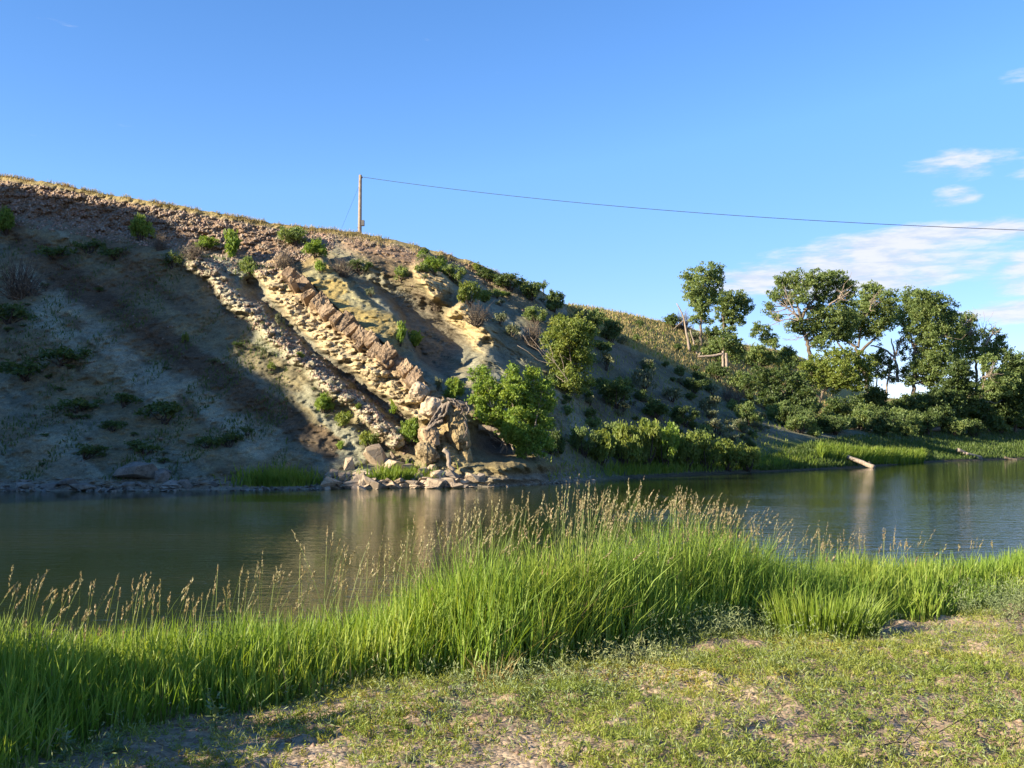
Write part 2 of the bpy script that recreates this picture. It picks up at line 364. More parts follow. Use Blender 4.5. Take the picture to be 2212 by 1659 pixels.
ledge = sstep(24, 19, np.abs(q1 + wn * .35)) * in1
cream = sstep(-13, -21, q1) * sstep(-wl - 12, -wl + 2, q1 + wn) * in1
slab = sstep(20, 24, q1) * sstep(86, 74, q1 + wn) * sstep(0.10, 0.2, p1) * sstep(0.72, 0.62, p1)
fin1 = np.maximum.reduce([ledge * .86, cream * 0.85, slab * 0.95])
qL = np.interp(p1, [0, .56, .78, 1], [92, 88, 34, 34]); qR = np.interp(p1, [0, .6, .8, 1], [150, 172, 190, 190]); gul1 = sstep(0, 26, q1 + wn * .6 - qL) * sstep(0, 30, qR - q1 - wn) * sstep(0.02, 0.2, p1) * (1 - sstep(.82, 1, p1)) * sstep(50, 150, skyd)
gul0 = np.exp(-((q1 + wl + 26 + wn) / 20) ** 2) * in1
ridge2 = sstep(28, 11, np.abs(q2 + wn * 1.5)) * in2
fin2 = sstep(-30, -12, q3 + wn) * sstep(40, 26, q3 + wn) * in3 * sstep(.03, .1, np.abs(p3 - .42))
gul2 = np.exp(-((q3 - 85) / 45) ** 2) * sstep(0, .2, p3) * (1 - sstep(.5, 1, p3))
knob = gauss(U, V, 958, 935, 46, 62) * sstep(860, 880, V)
mound = np.exp(-((U - 1118) / np.where(U < 1118, 62., 105.)) ** 2 - ((V - 1008) / 24) ** 2) * sstep(4, 45, shored) + 0 * V
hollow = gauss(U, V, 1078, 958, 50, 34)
rill = fbm(np.stack([(U * .85 - V + wn * 1.5) / 100, (V + U) / 420], -1), 2.6, 4, 31)             # strata parallel rills
d = fin1 * 2.3 + ridge2 * 2.2 + fin2 * 2.6 - gul1 * 4.6 - gul0 * 1.9 - gul2 * 3.4 + knob * 2.0 + mound * 2.4 * (1 + .25 * fbm(P0, .8, 3, 19)) - hollow * 3.6
kn = fbm(P0, 0.85, 5, 5, 0.6, True); kn2 = fbm(P0, 0.45, 5, 8, 0.55); kn3 = fbm(P0, 2.6, 4, 12, .6)
rocky = np.clip(ridge2 * 1.2 + cream + ledge * .6 + slab * .22 + fin2 * .6 + knob * .5, 0, 1)
d += rocky * (kn * 1.05 + kn3 * .32) + (kn2 * 0.65 + kn3 * .34 + rill * 0.5 * (1 - .8 * slab)) * (0.4 + 0.6 * leftp)
d += fbm(P0, 0.11, 3, 2) * 1.6 * (1 - 0.5 * rocky)
farw = sstep(-4, 14, e_v[None] - V) * sstep(1215, 1245, U); d *= 1 - farw
cliffb = sstep(105, 70, skyd + wn * 1.2) * sstep(760, 560, U) + sstep(55, 30, skyd + wn) * sstep(1150, 900, U) * sstep(700, 760, U)
d *= sstep(0, 60, skyd) * .8 + .2
d += cliffb * (kn3 * .28 + kn * .35)
d += sstep(80, 105, skyd + wn) * sstep(150, 110, skyd) * sstep(620, 500, U) * 0.9        # ledge below the gravel cliff
Yf = Y - d * fade
P = at(U, V, Yf)
# colours (albedo, plus shade tinted into one gully and the bank hollow)
def cmix(a, b, w_): return a * (1 - w_[..., None]) + np.asarray(b) * w_[..., None]
band = fbm(np.stack([(U * .85 - V + wn * 2) / 100, (V + U) / 600], -1), 1.3, 4, 77) ; n4 = fbm(P0, 0.3, 4, 41)
C = np.zeros(U.shape + (3,)); C[:] = (.205, .178, .105)
C = cmix(C, (.195, .196, .14), sstep(0, .35, band + n4 * .4))
C = cmix(C, (.28, .275, .195), sstep(.22, .5, band * .8 + rill * .6 + n4 * .3) * .9)
C = cmix(C, (.12, .083, .052), sstep(.10, .5, -band + n4 * .5) * .75)
qb, pb = pline(U, V, [(90, 575), (330, 715), (480, 815), (600, 895), (705, 965)]); qp, pp_ = pline(U, V, [(40, 620), (200, 742), (330, 832), (450, 905), (560, 975)]); qo, po = pline(U, V, [(-20, 900), (90, 985), (190, 1055)])
lay_b = sstep(34, 20, np.abs(qb + wn * 1.6)) * sstep(0, .06, pb); lay_p = sstep(66, 18, np.abs(qp + wn * 3)) * sstep(-.25, .35, n4 + rill * .6 + .15); lay_o = sstep(40, 14, np.abs(qo + wn * 2))
C = cmix(C, (.315, .312, .225), lay_p * .9); C = cmix(C, (.105, .072, .045), lay_b * .85); C = cmix(C, (.25, .20, .12), lay_o * .6)
C = cmix(C, (.27, .185, .125), np.clip(cliffb, 0, 1) * .9)
C = cmix(C, (.30, .24, .16), sstep(22, 8, skyd) * leftp)
C = cmix(C, (.41, .38, .27), np.clip(ridge2, 0, 1))
C = cmix(C, (.49, .395, .235), cream)
C = cmix(C, (.31, .245, .10), slab); C = cmix(C, (.25, .235, .14), slab * sstep(.1, .4, n4 + wn / 20))
C = cmix(C, (.16, .15, .125), gul0 * .8); C = cmix(C, (.165, .145, .11), gul1 * .75); C = cmix(C, (.36, .27, .165), ledge); C = cmix(C, (.43, .34, .185), fin2)  # gully right of the slab also darkened in colour, standing in for its shade
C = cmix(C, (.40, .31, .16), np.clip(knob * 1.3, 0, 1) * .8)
C = cmix(C, (.20, .165, .085), np.clip(gauss(U, V, 1125, 1015, 105, 30) * 1.6, 0, 1)); C = cmix(C, (.12, .095, .075), np.clip(hollow * 1.2, 0, 1))  # bank hollow tinted darker, its undercut shade put into the colour
toe = sstep(34, 16, shored) * sstep(1330, 1250, U)
C = cmix(C, (.27, .235, .18), toe * .8)
rg = sstep(1200, 1330, U)
green = sstep(-.2, .3, fbm(P0, .22, 4, 91) + .1)
C = cmix(C, (.17, .175, .135), rg * .5)
C = cmix(C, (.085, .105, .035), rg * green * .3)
ab = sstep(-6, 10, (e_v[None] - V)) * sstep(1218, 1250, U)          # dry grass slope above the edge
C = cmix(C, (.37, .295, .115), ab); C = cmix(C, (.15, .18, .05), ab * green * .4)
bench = sstep(1560, 1720, U) * sstep(940, 960, V); C = cmix(C, (.075, .115, .025), bench * .9)
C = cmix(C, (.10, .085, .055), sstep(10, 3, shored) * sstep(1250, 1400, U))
topg = sstep(14, 5, skyd) * leftp; C = cmix(C, (.31, .255, .11), topg * .8)
# extra rows: under water in front, plateau behind
pre = []
for dy_, z_ in ((6, -1.8), (3, -1.1), (1.2, -.35)):
    q_ = P[0].copy(); f_ = (q_[:, 1] - dy_) / q_[:, 1]; q_[:, 0] *= f_; q_[:, 1] *= f_; q_[:, 2] = z_; pre.append(q_)
P[0][:, 2] = -0.05
ms = (P[-1][:, 2] - CAMZ) / P[-1][:, 1]; post = []
for dy_, up_ in ((1.5, .55), (4, .55), (10, .5), (14, .45), (22, .25), (45, 0.0), (90, -.2)):
    q_ = P[-1].copy(); f_ = (q_[:, 1] + dy_) / q_[:, 1]; q_[:, 0] *= f_; q_[:, 1] += dy_
    q_[:, 2] = P[-1][:, 2] + np.where(ug < 1230, np.maximum(ms, .02) * dy_ * up_ * np.exp(-((ug - 777) / 130) ** 2) - .12 * dy_ * (1 - np.exp(-((ug - 777) / 130) ** 2)), -dy_ * .12); post.append(q_)
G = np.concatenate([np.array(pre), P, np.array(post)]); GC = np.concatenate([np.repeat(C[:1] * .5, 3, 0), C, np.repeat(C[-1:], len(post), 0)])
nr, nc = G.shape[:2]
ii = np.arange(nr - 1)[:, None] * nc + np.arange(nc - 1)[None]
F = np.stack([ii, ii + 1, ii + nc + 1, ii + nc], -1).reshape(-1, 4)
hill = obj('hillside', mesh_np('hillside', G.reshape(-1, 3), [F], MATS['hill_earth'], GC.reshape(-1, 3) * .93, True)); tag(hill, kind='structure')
def hit(u, v):
    """point of the hillside seen at picture (u, v)"""
    j = int(np.argmin(np.abs(ug - u))); i = int(np.argmin(np.abs(V[:, j] - v))); return P[i, j].copy()
def hits(us, vs):
    j = np.clip(np.searchsorted(ug, us), 0, len(ug) - 1)
    i = np.array([np.argmin(np.abs(V[:, a] - b)) for a, b in zip(j, vs)]); return P[i, j].copy()
TRI_HILL = len(F) * 2

# unseen hill added at the left, its crest shaped to cast the slope's shadow
SHX = -66.0
bpts = [(60, 420), (250, 448), (330, 478), (390, 560), (448, 625), (478, 680), (505, 745), (545, 800), (600, 855), (650, 910), (695, 965), (722, 1015), (735, 1045)]
prof = []
for u_, v_ in bpts:
    h_ = hit(u_, v_); s_ = (SHX - h_[0]) / SDIR[0]; prof.append((h_[1] + SDIR[1] * s_, h_[2] + SDIR[2] * s_))
prof.sort(); py = np.array([a for a, b in prof]); pz = np.array([b for a, b in prof])

ys = np.linspace(py[0] - 26, 125, 110); xs = np.linspace(-150, SHX + 26, 70)
zc = np.interp(ys, np.concatenate([[py[0] - 26, py[0] - 7, ], py, [py[-1] + 12, 125]]), np.concatenate([[-1.5, pz[0] * .55], pz, [pz[-1] - 5, pz[-1] - 8]]))
XX, YY = np.meshgrid(xs, ys); ZC = zc[:, None] * np.ones_like(XX)
ZZ = ZC * np.where(XX > SHX, sstep(SHX + 26, SHX, XX) , 1 - 0.35 * sstep(SHX, -150, XX)) - 1.2 * sstep(SHX, SHX + 26, XX)
Q = np.stack([XX, YY, ZZ], -1); Q[..., 2] += (fbm(Q, .12, 4, 55) * 1.3 + fbm(Q, .35, 3, 56) * 1.1) * sstep(0, 8, ZC - 0)
nr, nc = Q.shape[:2]; ii = np.arange(nr - 1)[:, None] * nc + np.arange(nc - 1)[None]
F = np.stack([ii, ii + 1, ii + nc + 1, ii + nc], -1).reshape(-1, 4)
cc = np.zeros((nr * nc, 3)); cc[:] = (.2, .17, .12)
sh = obj('shadow_hill', mesh_np('shadow_hill', Q.reshape(-1, 3), [F], MATS['hill_earth'], cc * ALB, True)); tag(sh, kind='structure')

# ================================================================== river
def grid_sheet(name, xs, ys, zf, mat, col=None):
    XX, YY = np.meshgrid(xs, ys); Q = np.stack([XX, YY, zf(XX, YY)], -1); nr, nc = Q.shape[:2]
    ii = np.arange(nr - 1)[:, None] * nc + np.arange(nc - 1)[None]; F = np.stack([ii, ii + 1, ii + nc + 1, ii + nc], -1).reshape(-1, 4)
    return obj(name, mesh_np(name, Q.reshape(-1, 3), [F], mat, col, True))
riv = grid_sheet('river', np.linspace(-400, 500, 10), np.linspace(4, 420, 8), lambda x, y: x * 0, MATS['river_water']); tag(riv, kind='structure')
gnd = grid_sheet('valley_ground', np.linspace(-2500, 2500, 6), np.linspace(-2500, 2500, 6), lambda x, y: x * 0 - 2.6, MATS['bank_soil']); tag(gnd, kind='structure')

# ================================================================== near bank
def shore(x): return np.where(x < 0, 10.2 + 0.32 * x, 10.2 + 0.66 * x) + 0.35 * np.sin(x * .9) * 0.6
def bank_z(x, y, detail=True):
    x = np.asarray(x, float); y = np.asarray(y, float); dd = shore(np.clip(x, -14, 60)) - y
    z = 0.9 * sstep(-0.2, 3.0, dd) + 0.05 * sstep(3, 7, dd) - 1.5 * sstep(0.3, -5, dd)
    if detail:
        q_ = np.stack([x, y], -1); a_ = sstep(0, 2, dd)
        z = z + a_ * (fbm(q_, .7, 3, 61) * .06 + fbm(q_, 3.1, 4, 62, .6) * .05 + np.maximum(fbm(q_, 5.5, 3, 63), .12) * .07)
        z = z - a_ * 0.05 * np.exp(-((y - 4.6 - .33 * (x - 1)) / .3) ** 2) * sstep(-.5, .5, x)      # faint wheel ruts
    return z
bx = np.concatenate([np.linspace(-120, -12, 20)[:-1], np.linspace(-12, -6, 60)[:-1], np.linspace(-6, 9, 300)[:-1], np.linspace(9, 18, 60)[:-1], np.linspace(18, 160, 24)])
by = np.concatenate([np.linspace(-160, 1, 20)[:-1], np.linspace(1, 12, 230)[:-1], np.linspace(12, 20, 50)[:-1], np.linspace(20, 110, 26)])
bank = grid_sheet('near_bank', bx, by, bank_z, MATS['bank_soil']); tag(bank, kind='structure')

# ================================================================== builders for plants
def leaf_quads(c, size, up=0.35, r=None, asp=0.55):
    r = r or rng; n = len(c); a = r.normal(size=(n, 3)); a[:, 2] *= 1.1; a /= np.linalg.norm(a, axis=1)[:, None]
    nn = r.normal(size=(n, 3)); nn[:, 2] = np.abs(nn[:, 2]) * .45 + up * .2; b = np.cross(a, nn); b /= np.linalg.norm(b, axis=1)[:, None] + 1e-9
    s_ = (np.asarray(size) * r.uniform(.65, 1.35, n))[:, None]; a = a * s_ * .5; b = b * s_ * .5 * asp
    Vv = np.stack([c - a, c - a * .1 - b, c + a, c - a * .1 + b], 1).reshape(-1, 3)
    return Vv, np.arange(4 * n).reshape(-1, 4)
def fill_blobs(blobs, leaf, layers=3.0, cl=0.0, r=None, shell=.42):
    """leaf centres gathered in clumps inside ellipsoids [(centre, rx, ry, rz)]"""
    r = r or rng; outc, tips = [], []
    for c, rx, ry, rz in blobs:
        area = math.pi * rx * rz; n = int(layers * area / (0.15 * leaf * leaf)); clr = cl or max(leaf * 1.3, 0.24 * min(rx, rz))
        per = 28; nc = max(4, n // per)
        dirs = r.normal(size=(nc, 3)); dirs /= np.linalg.norm(dirs, axis=1)[:, None]; rad = r.uniform(0.05, 1, nc) ** shell * r.uniform(.82, 1.22, nc)
        cc = c + dirs * rad[:, None] * np.array([rx, ry, rz]); tips.append(cc)
        o_ = r.normal(size=(nc, per, 3)) * clr * .55 * np.array([1, 1, .7]); outc.append((cc[:, None] + o_).reshape(-1, 3))
    return np.concatenate(outc), np.concatenate(tips)
def put_material(o, mat):
    o.material_slots[0].link = 'OBJECT'; o.material_slots[0].material = MATS[mat]
TREE_SEED = [100]
def tree(name, label, cat, ground, trunks, blobs, leaf='leaf_cottonwood', lsize=0.26, layers=2.4, bark='bark_grey', group=None, dead=(), depth=.8, Y=None, tipn=26, shell=.42):
    """ground (u, v) of its foot; trunks [(list of (u, v), radius px)]; blobs [(u, v, r[, rv])] in picture px at the foot's distance"""
    TREE_SEED[0] += 1; r = np.random.default_rng(TREE_SEED[0])
    g = hit(*ground); Y = Y or g[1]; px = Y / FPX
    root = empty(name, g, label, cat, group)
    B = []
    for b in blobs:
        ru = b[2] * px; rv = (b[3] if len(b) > 3 else b[2]) * px
        c = at(b[0], b[1], Y + r.uniform(-1, 1) * depth * ru * 1.2); B.append((c, ru * 1.05, ru * .95, rv * 1.05))
    cen, tips = fill_blobs(B, lsize, layers, r=r, shell=shell)
    Vv, Ff = leaf_quads(cen, lsize, r=r)
    obj('crown', mesh_np('crown', Vv - g, [Ff], MATS[leaf]), root)
    T = []; first = None
    for pts, rp in trunks:
        pp = at([p_[0] for p_ in pts], [p_[1] for p_ in pts], Y)
        if first is None: pp = np.concatenate([[g - np.array([0, 0, .25])], pp])
        f_ = np.linspace(0, 1, len(pp)); ff = np.linspace(0, 1, 4 * len(pp)); pp = np.stack([np.interp(ff, f_, pp[:, a]) for a in range(3)], -1)
        pp[1:-1] = (pp[:-2] + pp[1:-1] * 2 + pp[2:]) / 4; pp[1:] += r.normal(0, rp * px * .25, pp[1:].shape)
        T.append((pp, np.linspace(rp * px * 1.15, rp * px * .45, len(pp))))
        if first is None: first = pp
    Vt, Ft = tubes(T, 8)
    trunk_o = obj('trunk', mesh_np('trunk', Vt - g, [Ft], MATS[bark], smooth=True), root)
    allp = np.concatenate([q_[0][len(q_[0]) // 3:] for q_ in T]); Lb = []
    r0 = trunks[0][1] * px
    for b in B:
        a = allp[np.argmin(np.linalg.norm((allp - b[0]) * np.array([1, 1, 1.5]) + np.array([0, 0, .5]), axis=1))]
        Lb.append((wiggle(a, b[0], 7, .06, r.integers(1e9), .05), np.linspace(r0 * .45, r0 * .15, 7)))
        for t_ in tips[r.integers(0, len(tips), 3)]:
            if np.linalg.norm(t_ - b[0]) < 2.2 * b[1]: Lb.append((wiggle(b[0], t_, 5, .08, r.integers(1e9)), np.linspace(r0 * .16, r0 * .04, 5)))
    Vb, Fb = tubes(Lb, 5); obj('branches', mesh_np('branches', Vb - g, [Fb], MATS[bark], smooth=True), trunk_o)
    if dead:
        for pts, rp in dead:
            D_ = []; pp = at([p_[0] for p_ in pts], [p_[1] for p_ in pts], Y - 2.2); D_.append((pp, np.linspace(rp * px, rp * px * .3, len(pp))))
            for q_ in range(9):
                s_ = r.uniform(.25, 1); i_ = int(s_ * (len(pp) - 1)); dirn = pp[min(i_ + 1, len(pp) - 1)] - pp[max(i_ - 1, 0)]; L_ = np.linalg.norm(dirn)
                st = pp[i_]; en = st + dirn / L_ * r.uniform(.5, 1.6) + r.normal(0, .7, 3); D_.append((wiggle(st, en, 5, .1, r.integers(1e9)), np.linspace(rp * px * .35, .015, 5)))
            Vd, Fd = tubes(D_, 5); obj('dead_limb', mesh_np('dead_limb', Vd - g, [Fd], MATS['bark_pale'], smooth=True), root)
    return root

def shrub_mesh(seed, leaf, layers, tall=False, sparse=False):
    r = np.random.default_rng(seed); B = []
    for q_ in range(9 if not sparse else 6):
        a = r.uniform(0, 6.28); rr = r.uniform(.1, .62); zz = r.uniform(.28, .78) - .25 * rr * (not tall)
        s_ = r.uniform(.26, .42); B.append((np.array([math.cos(a) * rr, math.sin(a) * rr, zz]), s_, s_, s_ * .62))
    cen, tips = fill_blobs(B, leaf, layers, r=r, shell=.5); cen[:, 2] = np.abs(cen[:, 2])
    Vv, Ff = leaf_quads(cen, leaf, r=r); Vv[:, 2] = np.maximum(Vv[:, 2], -.05)
    L_ = [(wiggle((r.normal(0, .06), r.normal(0, .06), -.12), b[0], 6, .06, r.integers(1e9)), np.linspace(.045, .015, 6)) for b in B]
    for b in B:
        for t_ in tips[r.integers(0, len(tips), 4)]:
            if np.linalg.norm(t_ - b[0]) < .6: L_.append((wiggle(b[0], t_, 4, .08, r.integers(1e9)), np.linspace(.018, .007, 4)))
    Vs, Fs = tubes(L_, 4)
    return mesh_np('foliage', Vv, [Ff], MATS['leaf_dark']), mesh_np('stems', Vs, [Fs], MATS['bark_dark'])
def brush_mesh(seed):
    r = np.random.default_rng(seed); L_ = []
    for q_ in range(80):
        a = r.uniform(0, 6.28); e_ = r.uniform(.3, 1.4); d_ = np.array([math.cos(a) * math.cos(e_), math.sin(a) * math.cos(e_), math.sin(e_)])
        b0 = np.array([r.normal(0, .12), r.normal(0, .12), -.1]); e1 = b0 + d_ * r.uniform(.6, 1.1); p_ = wiggle(b0, e1, 5, .07, r.integers(1e9)); L_.append((p_, np.linspace(.022, .006, 5)))
        for z_ in range(2): L_.append((wiggle(p_[2 + z_], p_[2 + z_] + d_ * .3 + r.normal(0, .18, 3), 3, .05, r.integers(1e9)), [.011, .008, .004]))
    Vs, Fs = tubes(L_, 3); Vs[:, 2] = np.clip(Vs[:, 2], -.15, 1.05)
    c = r.normal(0, .4, (240, 3)); c[:, 2] = np.abs(c[:, 2]) * .9; Vv, Ff = leaf_quads(c, .07, r=r)
    return mesh_np('foliage', Vv, [Ff], MATS['leaf_dry']), mesh_np('stems', Vs, [Fs], MATS['bark_grey'])
SH_C = [shrub_mesh(300 + i, .17, 2.3, i % 2) for i in range(5)]
SH_F = [shrub_mesh(320 + i, .095, 2.3, i % 2) for i in range(4)]
SH_S = [shrub_mesh(340 + i, .15, 1.1, True, True) for i in range(3)]
SH_B = [brush_mesh(360 + i) for i in range(3)]
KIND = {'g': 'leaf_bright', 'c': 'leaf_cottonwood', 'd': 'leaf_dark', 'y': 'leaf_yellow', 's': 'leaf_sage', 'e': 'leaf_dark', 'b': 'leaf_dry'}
shr = np.random.default_rng(17)
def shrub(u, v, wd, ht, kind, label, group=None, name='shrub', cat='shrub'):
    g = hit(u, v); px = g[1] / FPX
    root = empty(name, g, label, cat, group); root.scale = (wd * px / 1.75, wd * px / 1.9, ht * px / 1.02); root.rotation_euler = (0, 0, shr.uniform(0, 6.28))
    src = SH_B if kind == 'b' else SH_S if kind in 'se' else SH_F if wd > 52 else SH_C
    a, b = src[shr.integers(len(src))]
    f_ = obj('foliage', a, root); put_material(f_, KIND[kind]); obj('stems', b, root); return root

# ------------------------------------------------------------------ stones
def hull_mesh(seed, mat, boxy=.5, n=13):
    r = np.random.default_rng(seed); bm = bmesh.new(); pts = []
    for q_ in range(n):
        d_ = r.normal(size=3); d_ /= np.linalg.norm(d_); bxd = d_ / np.abs(d_).max(); pts.append((d_ * (1 - boxy) + bxd * boxy * .85) * r.uniform(.8, 1.05))
    for p_ in pts: bm.verts.new(p_)
    res = bmesh.ops.convex_hull(bm, input=bm.verts)
    bmesh.ops.delete(bm, geom=[g_ for g_ in res['geom_interior'] if isinstance(g_, bmesh.types.BMVert)], context='VERTS')
    bmesh.ops.bevel(bm, geom=list(bm.edges), offset=.03, segments=1, affect='EDGES')
    me = bpy.data.meshes.new('stone'); bm.to_mesh(me); bm.free(); me.materials.append(MATS[mat]); return me
HULLS = [hull_mesh(400 + i, 'rock_boulder', .35 + .08 * i, 14) for i in range(8)]
SMALL = [hull_mesh(430 + i, 'rock_boulder', .4, 9) for i in range(4)]
for me in SMALL: pass
def rough_rock(seed, mat, size, sub=4, amp=.18, boxy=.55, sc=1.6):
    """weathered rock mass: a rounded box with broken, layered relief; size = half extents in metres"""
    bm = bmesh.new(); bmesh.ops.create_icosphere(bm, subdivisions=sub, radius=1.0); bm.verts.ensure_lookup_table()
    d_ = np.array([v_.co[:] for v_ in bm.verts]); bxd = d_ / np.abs(d_).max(axis=1)[:, None]; q_ = d_ * (1 - boxy) + bxd * boxy * .9
    q_ = q_ * np.asarray(size); m_ = float(np.mean(size))
    n_ = fbm(q_ + seed * 7.3, sc / m_, 4, seed, .55, True) * amp + fbm(q_ + seed * 3.1, sc * .5 / m_, 2, seed + 5) * amp * 1.1
    q_ = q_ * (1 + n_[:, None])
    for v_, c in zip(bm.verts, q_): v_.co = c
    me = bpy.data.meshes.new('rock'); bm.to_mesh(me); bm.free(); me.materials.append(MATS[mat]); return me

# ================================================================== the ledge of jointed blocks
def zmap(x0, y0, s): return lambda x, y: ((x0 + x * s) / 1.0271, (y0 + y * s) / 1.0271)
z1 = zmap(1480, 560, 420 / 2212); z2 = zmap(1850, 600, 422 / 2212); z3 = zmap(1700, 800, 572 / 2212); z4 = zmap(880, 860, 380 / 2212)
zk = zmap(700, 800, 600 / 2212); zw = zmap(900, 560, 600 / 2212); zl = zmap(0, 700, 700 / 2212); zs = zmap(500, 450, 600 / 2212)
from mathutils import Matrix
def block_mesh(seed, mat):
    """angular joint block: a cube with chipped, uneven corners"""
    r = np.random.default_rng(seed); bm = bmesh.new()
    for x in (-1, 1):
        for y in (-1, 1):
            for z in (-1, 1):
                c = np.array([x, y, z]) * r.uniform(.86, 1.0, 3)
                if r.uniform() < .22:
                    for a in range(3): c2 = c.copy(); c2[a] *= r.uniform(.45, .8); bm.verts.new(c2)
                else: bm.verts.new(c)
    for q_ in range(5): d_ = r.normal(size=3); bm.verts.new(d_ / np.abs(d_).max() * r.uniform(.85, 1.02))
    res = bmesh.ops.convex_hull(bm, input=bm.verts); bmesh.ops.delete(bm, geom=[g_ for g_ in res['geom_interior'] if isinstance(g_, bmesh.types.BMVert)], context='VERTS')
    bmesh.ops.dissolve_limit(bm, angle_limit=.12, verts=list(bm.verts), edges=list(bm.edges)); bmesh.ops.bevel(bm, geom=list(bm.edges), offset=.06, segments=1, affect='EDGES')
    me = bpy.data.meshes.new('block'); bm.to_mesh(me); bm.free(); me.materials.append(MATS[mat]); return me
BLK = [rough_rock(500 + i, 'rock_ledge', (1, 1, 1), 4, .085, .97, 2.4) for i in range(6)]
def place_block(me, parent, u, v, along, wa, wc, dep, outw=.3, mat=None, tw=0.0, r=np.random.default_rng(3)):
    """block whose face, wa x wc px, looks out of the slope; along = direction in the picture"""
    c = hit(u, v); px = c[1] / FPX; ca, sa = along
    X = Vector((ca * 1.0, -.42 * sa - .1, -sa * .95)).normalized(); O = Vector((-.22, -.86, .46)); O = (O - X * O.dot(X)).normalized(); Z = X.cross(O) * -1
    M = Matrix((X, -O, Z)).transposed().to_4x4() @ Matrix.Rotation(tw, 4, 'Y') @ Matrix.Rotation(r.normal(0, .1), 4, 'X') @ Matrix.Rotation(r.normal(0, .14), 4, 'Z')
    o = obj('block', me, parent); loc = Vector(c) + O * outw - parent.location
    o.matrix_basis = Matrix.Translation(loc) @ M @ Matrix.Diagonal((wa * px / 2, dep / 2, wc * px / 2, 1)); return o
led = empty('rock_ledge', hit(958, 890), 'tilted reddish brown ledge of jointed sandstone blocks crossing the bluff', 'rock ledge')
zb = [(610, 615, 100, 105), (665, 700, 110, 95), (590, 690, 60, 60), (705, 775, 60, 100), (775, 820, 120, 130), (820, 880, 60, 70), (870, 915, 110, 120), (945, 985, 70, 120), (1010, 1010, 130, 150), (1075, 1060, 60, 130), (1120, 1100, 120, 150),
      (1140, 1205, 70, 70), (1215, 1150, 120, 130), (1270, 1230, 80, 120), (1340, 1260, 140, 150), (1345, 1330, 110, 90), (1440, 1330, 130, 140), (1500, 1400, 100, 130), (1550, 1440, 90, 110), (1595, 1500, 120, 130), (1640, 1560, 110, 120), (545, 590, 90, 90)]
for i_, (x, y, a, b) in enumerate(zb):
    u_, v_ = zs(x, y); s_ = .264; place_block(BLK[(i_ * 5) % 6], led, u_ - 3 + 2 * math.sin(i_ * 1.9), v_ + 3 + 2 * math.cos(i_ * 2.7), (.76, .65), a * s_ * (.92 + .22 * ((i_ * 3) % 4) / 3), b * s_ * (.95 + .35 * ((i_ * 3) % 5) / 4), 1.5 + .3 * (i_ % 3), -.12 + .4 * ((i_ * 7) % 5) / 4, tw=.14 * math.sin(i_ * 2.3))
crm = empty('crumbling_band', hit(880, 900), 'cream coloured crumbling sandstone knobs along the underside of the brown ledge', 'rock band')
rk = np.random.default_rng(44); BNDS = [hull_mesh(540 + i, 'rock_cream', .3, 16) for i in range(5)]
l1 = np.array(L1, float); cl1 = np.concatenate([[0], np.cumsum(np.hypot(*(l1[1:] - l1[:-1]).T))]); cl1 /= cl1[-1]
for i_ in range(60):
    s_ = rk.uniform(.06, .98); b_ = np.array([np.interp(s_, cl1, l1[:, 0]), np.interp(s_, cl1, l1[:, 1])]); off = rk.uniform(22, 50 + 8 * math.sin(math.pi * s_))
    u_, v_ = b_ + off * np.array([-.66, .75]); c = hit(u_, v_); o = obj('knob', BNDS[i_ % 5], crm); sz = rk.uniform(.14, .34)
    o.location = Vector(c) + Vector((0, .12, 0)) - crm.location; o.scale = (sz * rk.uniform(.8, 1.6), sz, sz * rk.uniform(.6, 1.1)); o.rotation_euler = (rk.uniform(-.5, .5), .7 + rk.uniform(-.4, .4), rk.uniform(0, 6))
gry = empty('crumbling_ridge', hit(870, 955), 'pale greenish weathered ridge of broken knobs left of the brown ledge', 'rock ridge')
BNDG = [hull_mesh(560 + i, 'rock_pale', .3, 16) for i in range(4)]
l2 = np.array(R2, float); cl2 = np.concatenate([[0], np.cumsum(np.hypot(*(l2[1:] - l2[:-1]).T))]); cl2 /= cl2[-1]
for i_ in range(55):
    s_ = rk.uniform(.08, .97); u_, v_ = np.array([np.interp(s_, cl2, l2[:, 0]), np.interp(s_, cl2, l2[:, 1])]) + rk.normal(0, 9, 2); c = hit(u_, v_); o = obj('knob', BNDG[i_ % 4], gry); sz = rk.uniform(.14, .36)
    o.location = Vector(c) + Vector((0, .12, 0)) - gry.location; o.scale = (sz * rk.uniform(.8, 1.5), sz, sz * rk.uniform(.7, 1.2)); o.rotation_euler = (rk.uniform(-.5, .5), .6 + rk.uniform(-.5, .5), rk.uniform(0, 6))

# ------------------------------------------------------------------ outcrop at the foot of the ledge, with roots
oc = empty('rock_outcrop', hit(965, 1005), 'tan and ochre rock outcrop draped with roots at the foot of the ledge', 'rock outcrop')
Yo = float(hit(965, 940)[1]) - 1.55
def rock_part(name, zx, zy, hw, hd, hh, mat, seed, out_=0.0, rot=(0, 0, 0), amp=.16, boxy=.55, f=z4, sc=.16726):
    u_, v_ = f(zx, zy); c = at(u_, v_, Yo + 1.35); px = c[1] / FPX * sc
    o = obj(name, rough_rock(seed, mat, (hw * px, hd, hh * px), 4, amp, boxy), oc); o.location = Vector(c) + Vector((0, -out_, 0)) - oc.location; o.rotation_euler = rot; return o
rock_part('cap_rock', 450, 250, 130, .9, 150, 'rock_boulder', 601, .5, (0, .3, .2))
rock_part('brown_rock', 440, 640, 130, 1.0, 150, 'rock_ledge', 602, .7, (0, -.2, .25))
rock_part('ochre_pillar', 765, 560, 130, 1.1, 330, 'rock_ochre', 603, .25, (0, -.25, .35), .2, .5)
rock_part('ochre_foot', 860, 830, 105, .9, 220, 'rock_ochre', 604, .1, (0, -.2, .2), .2, .5)
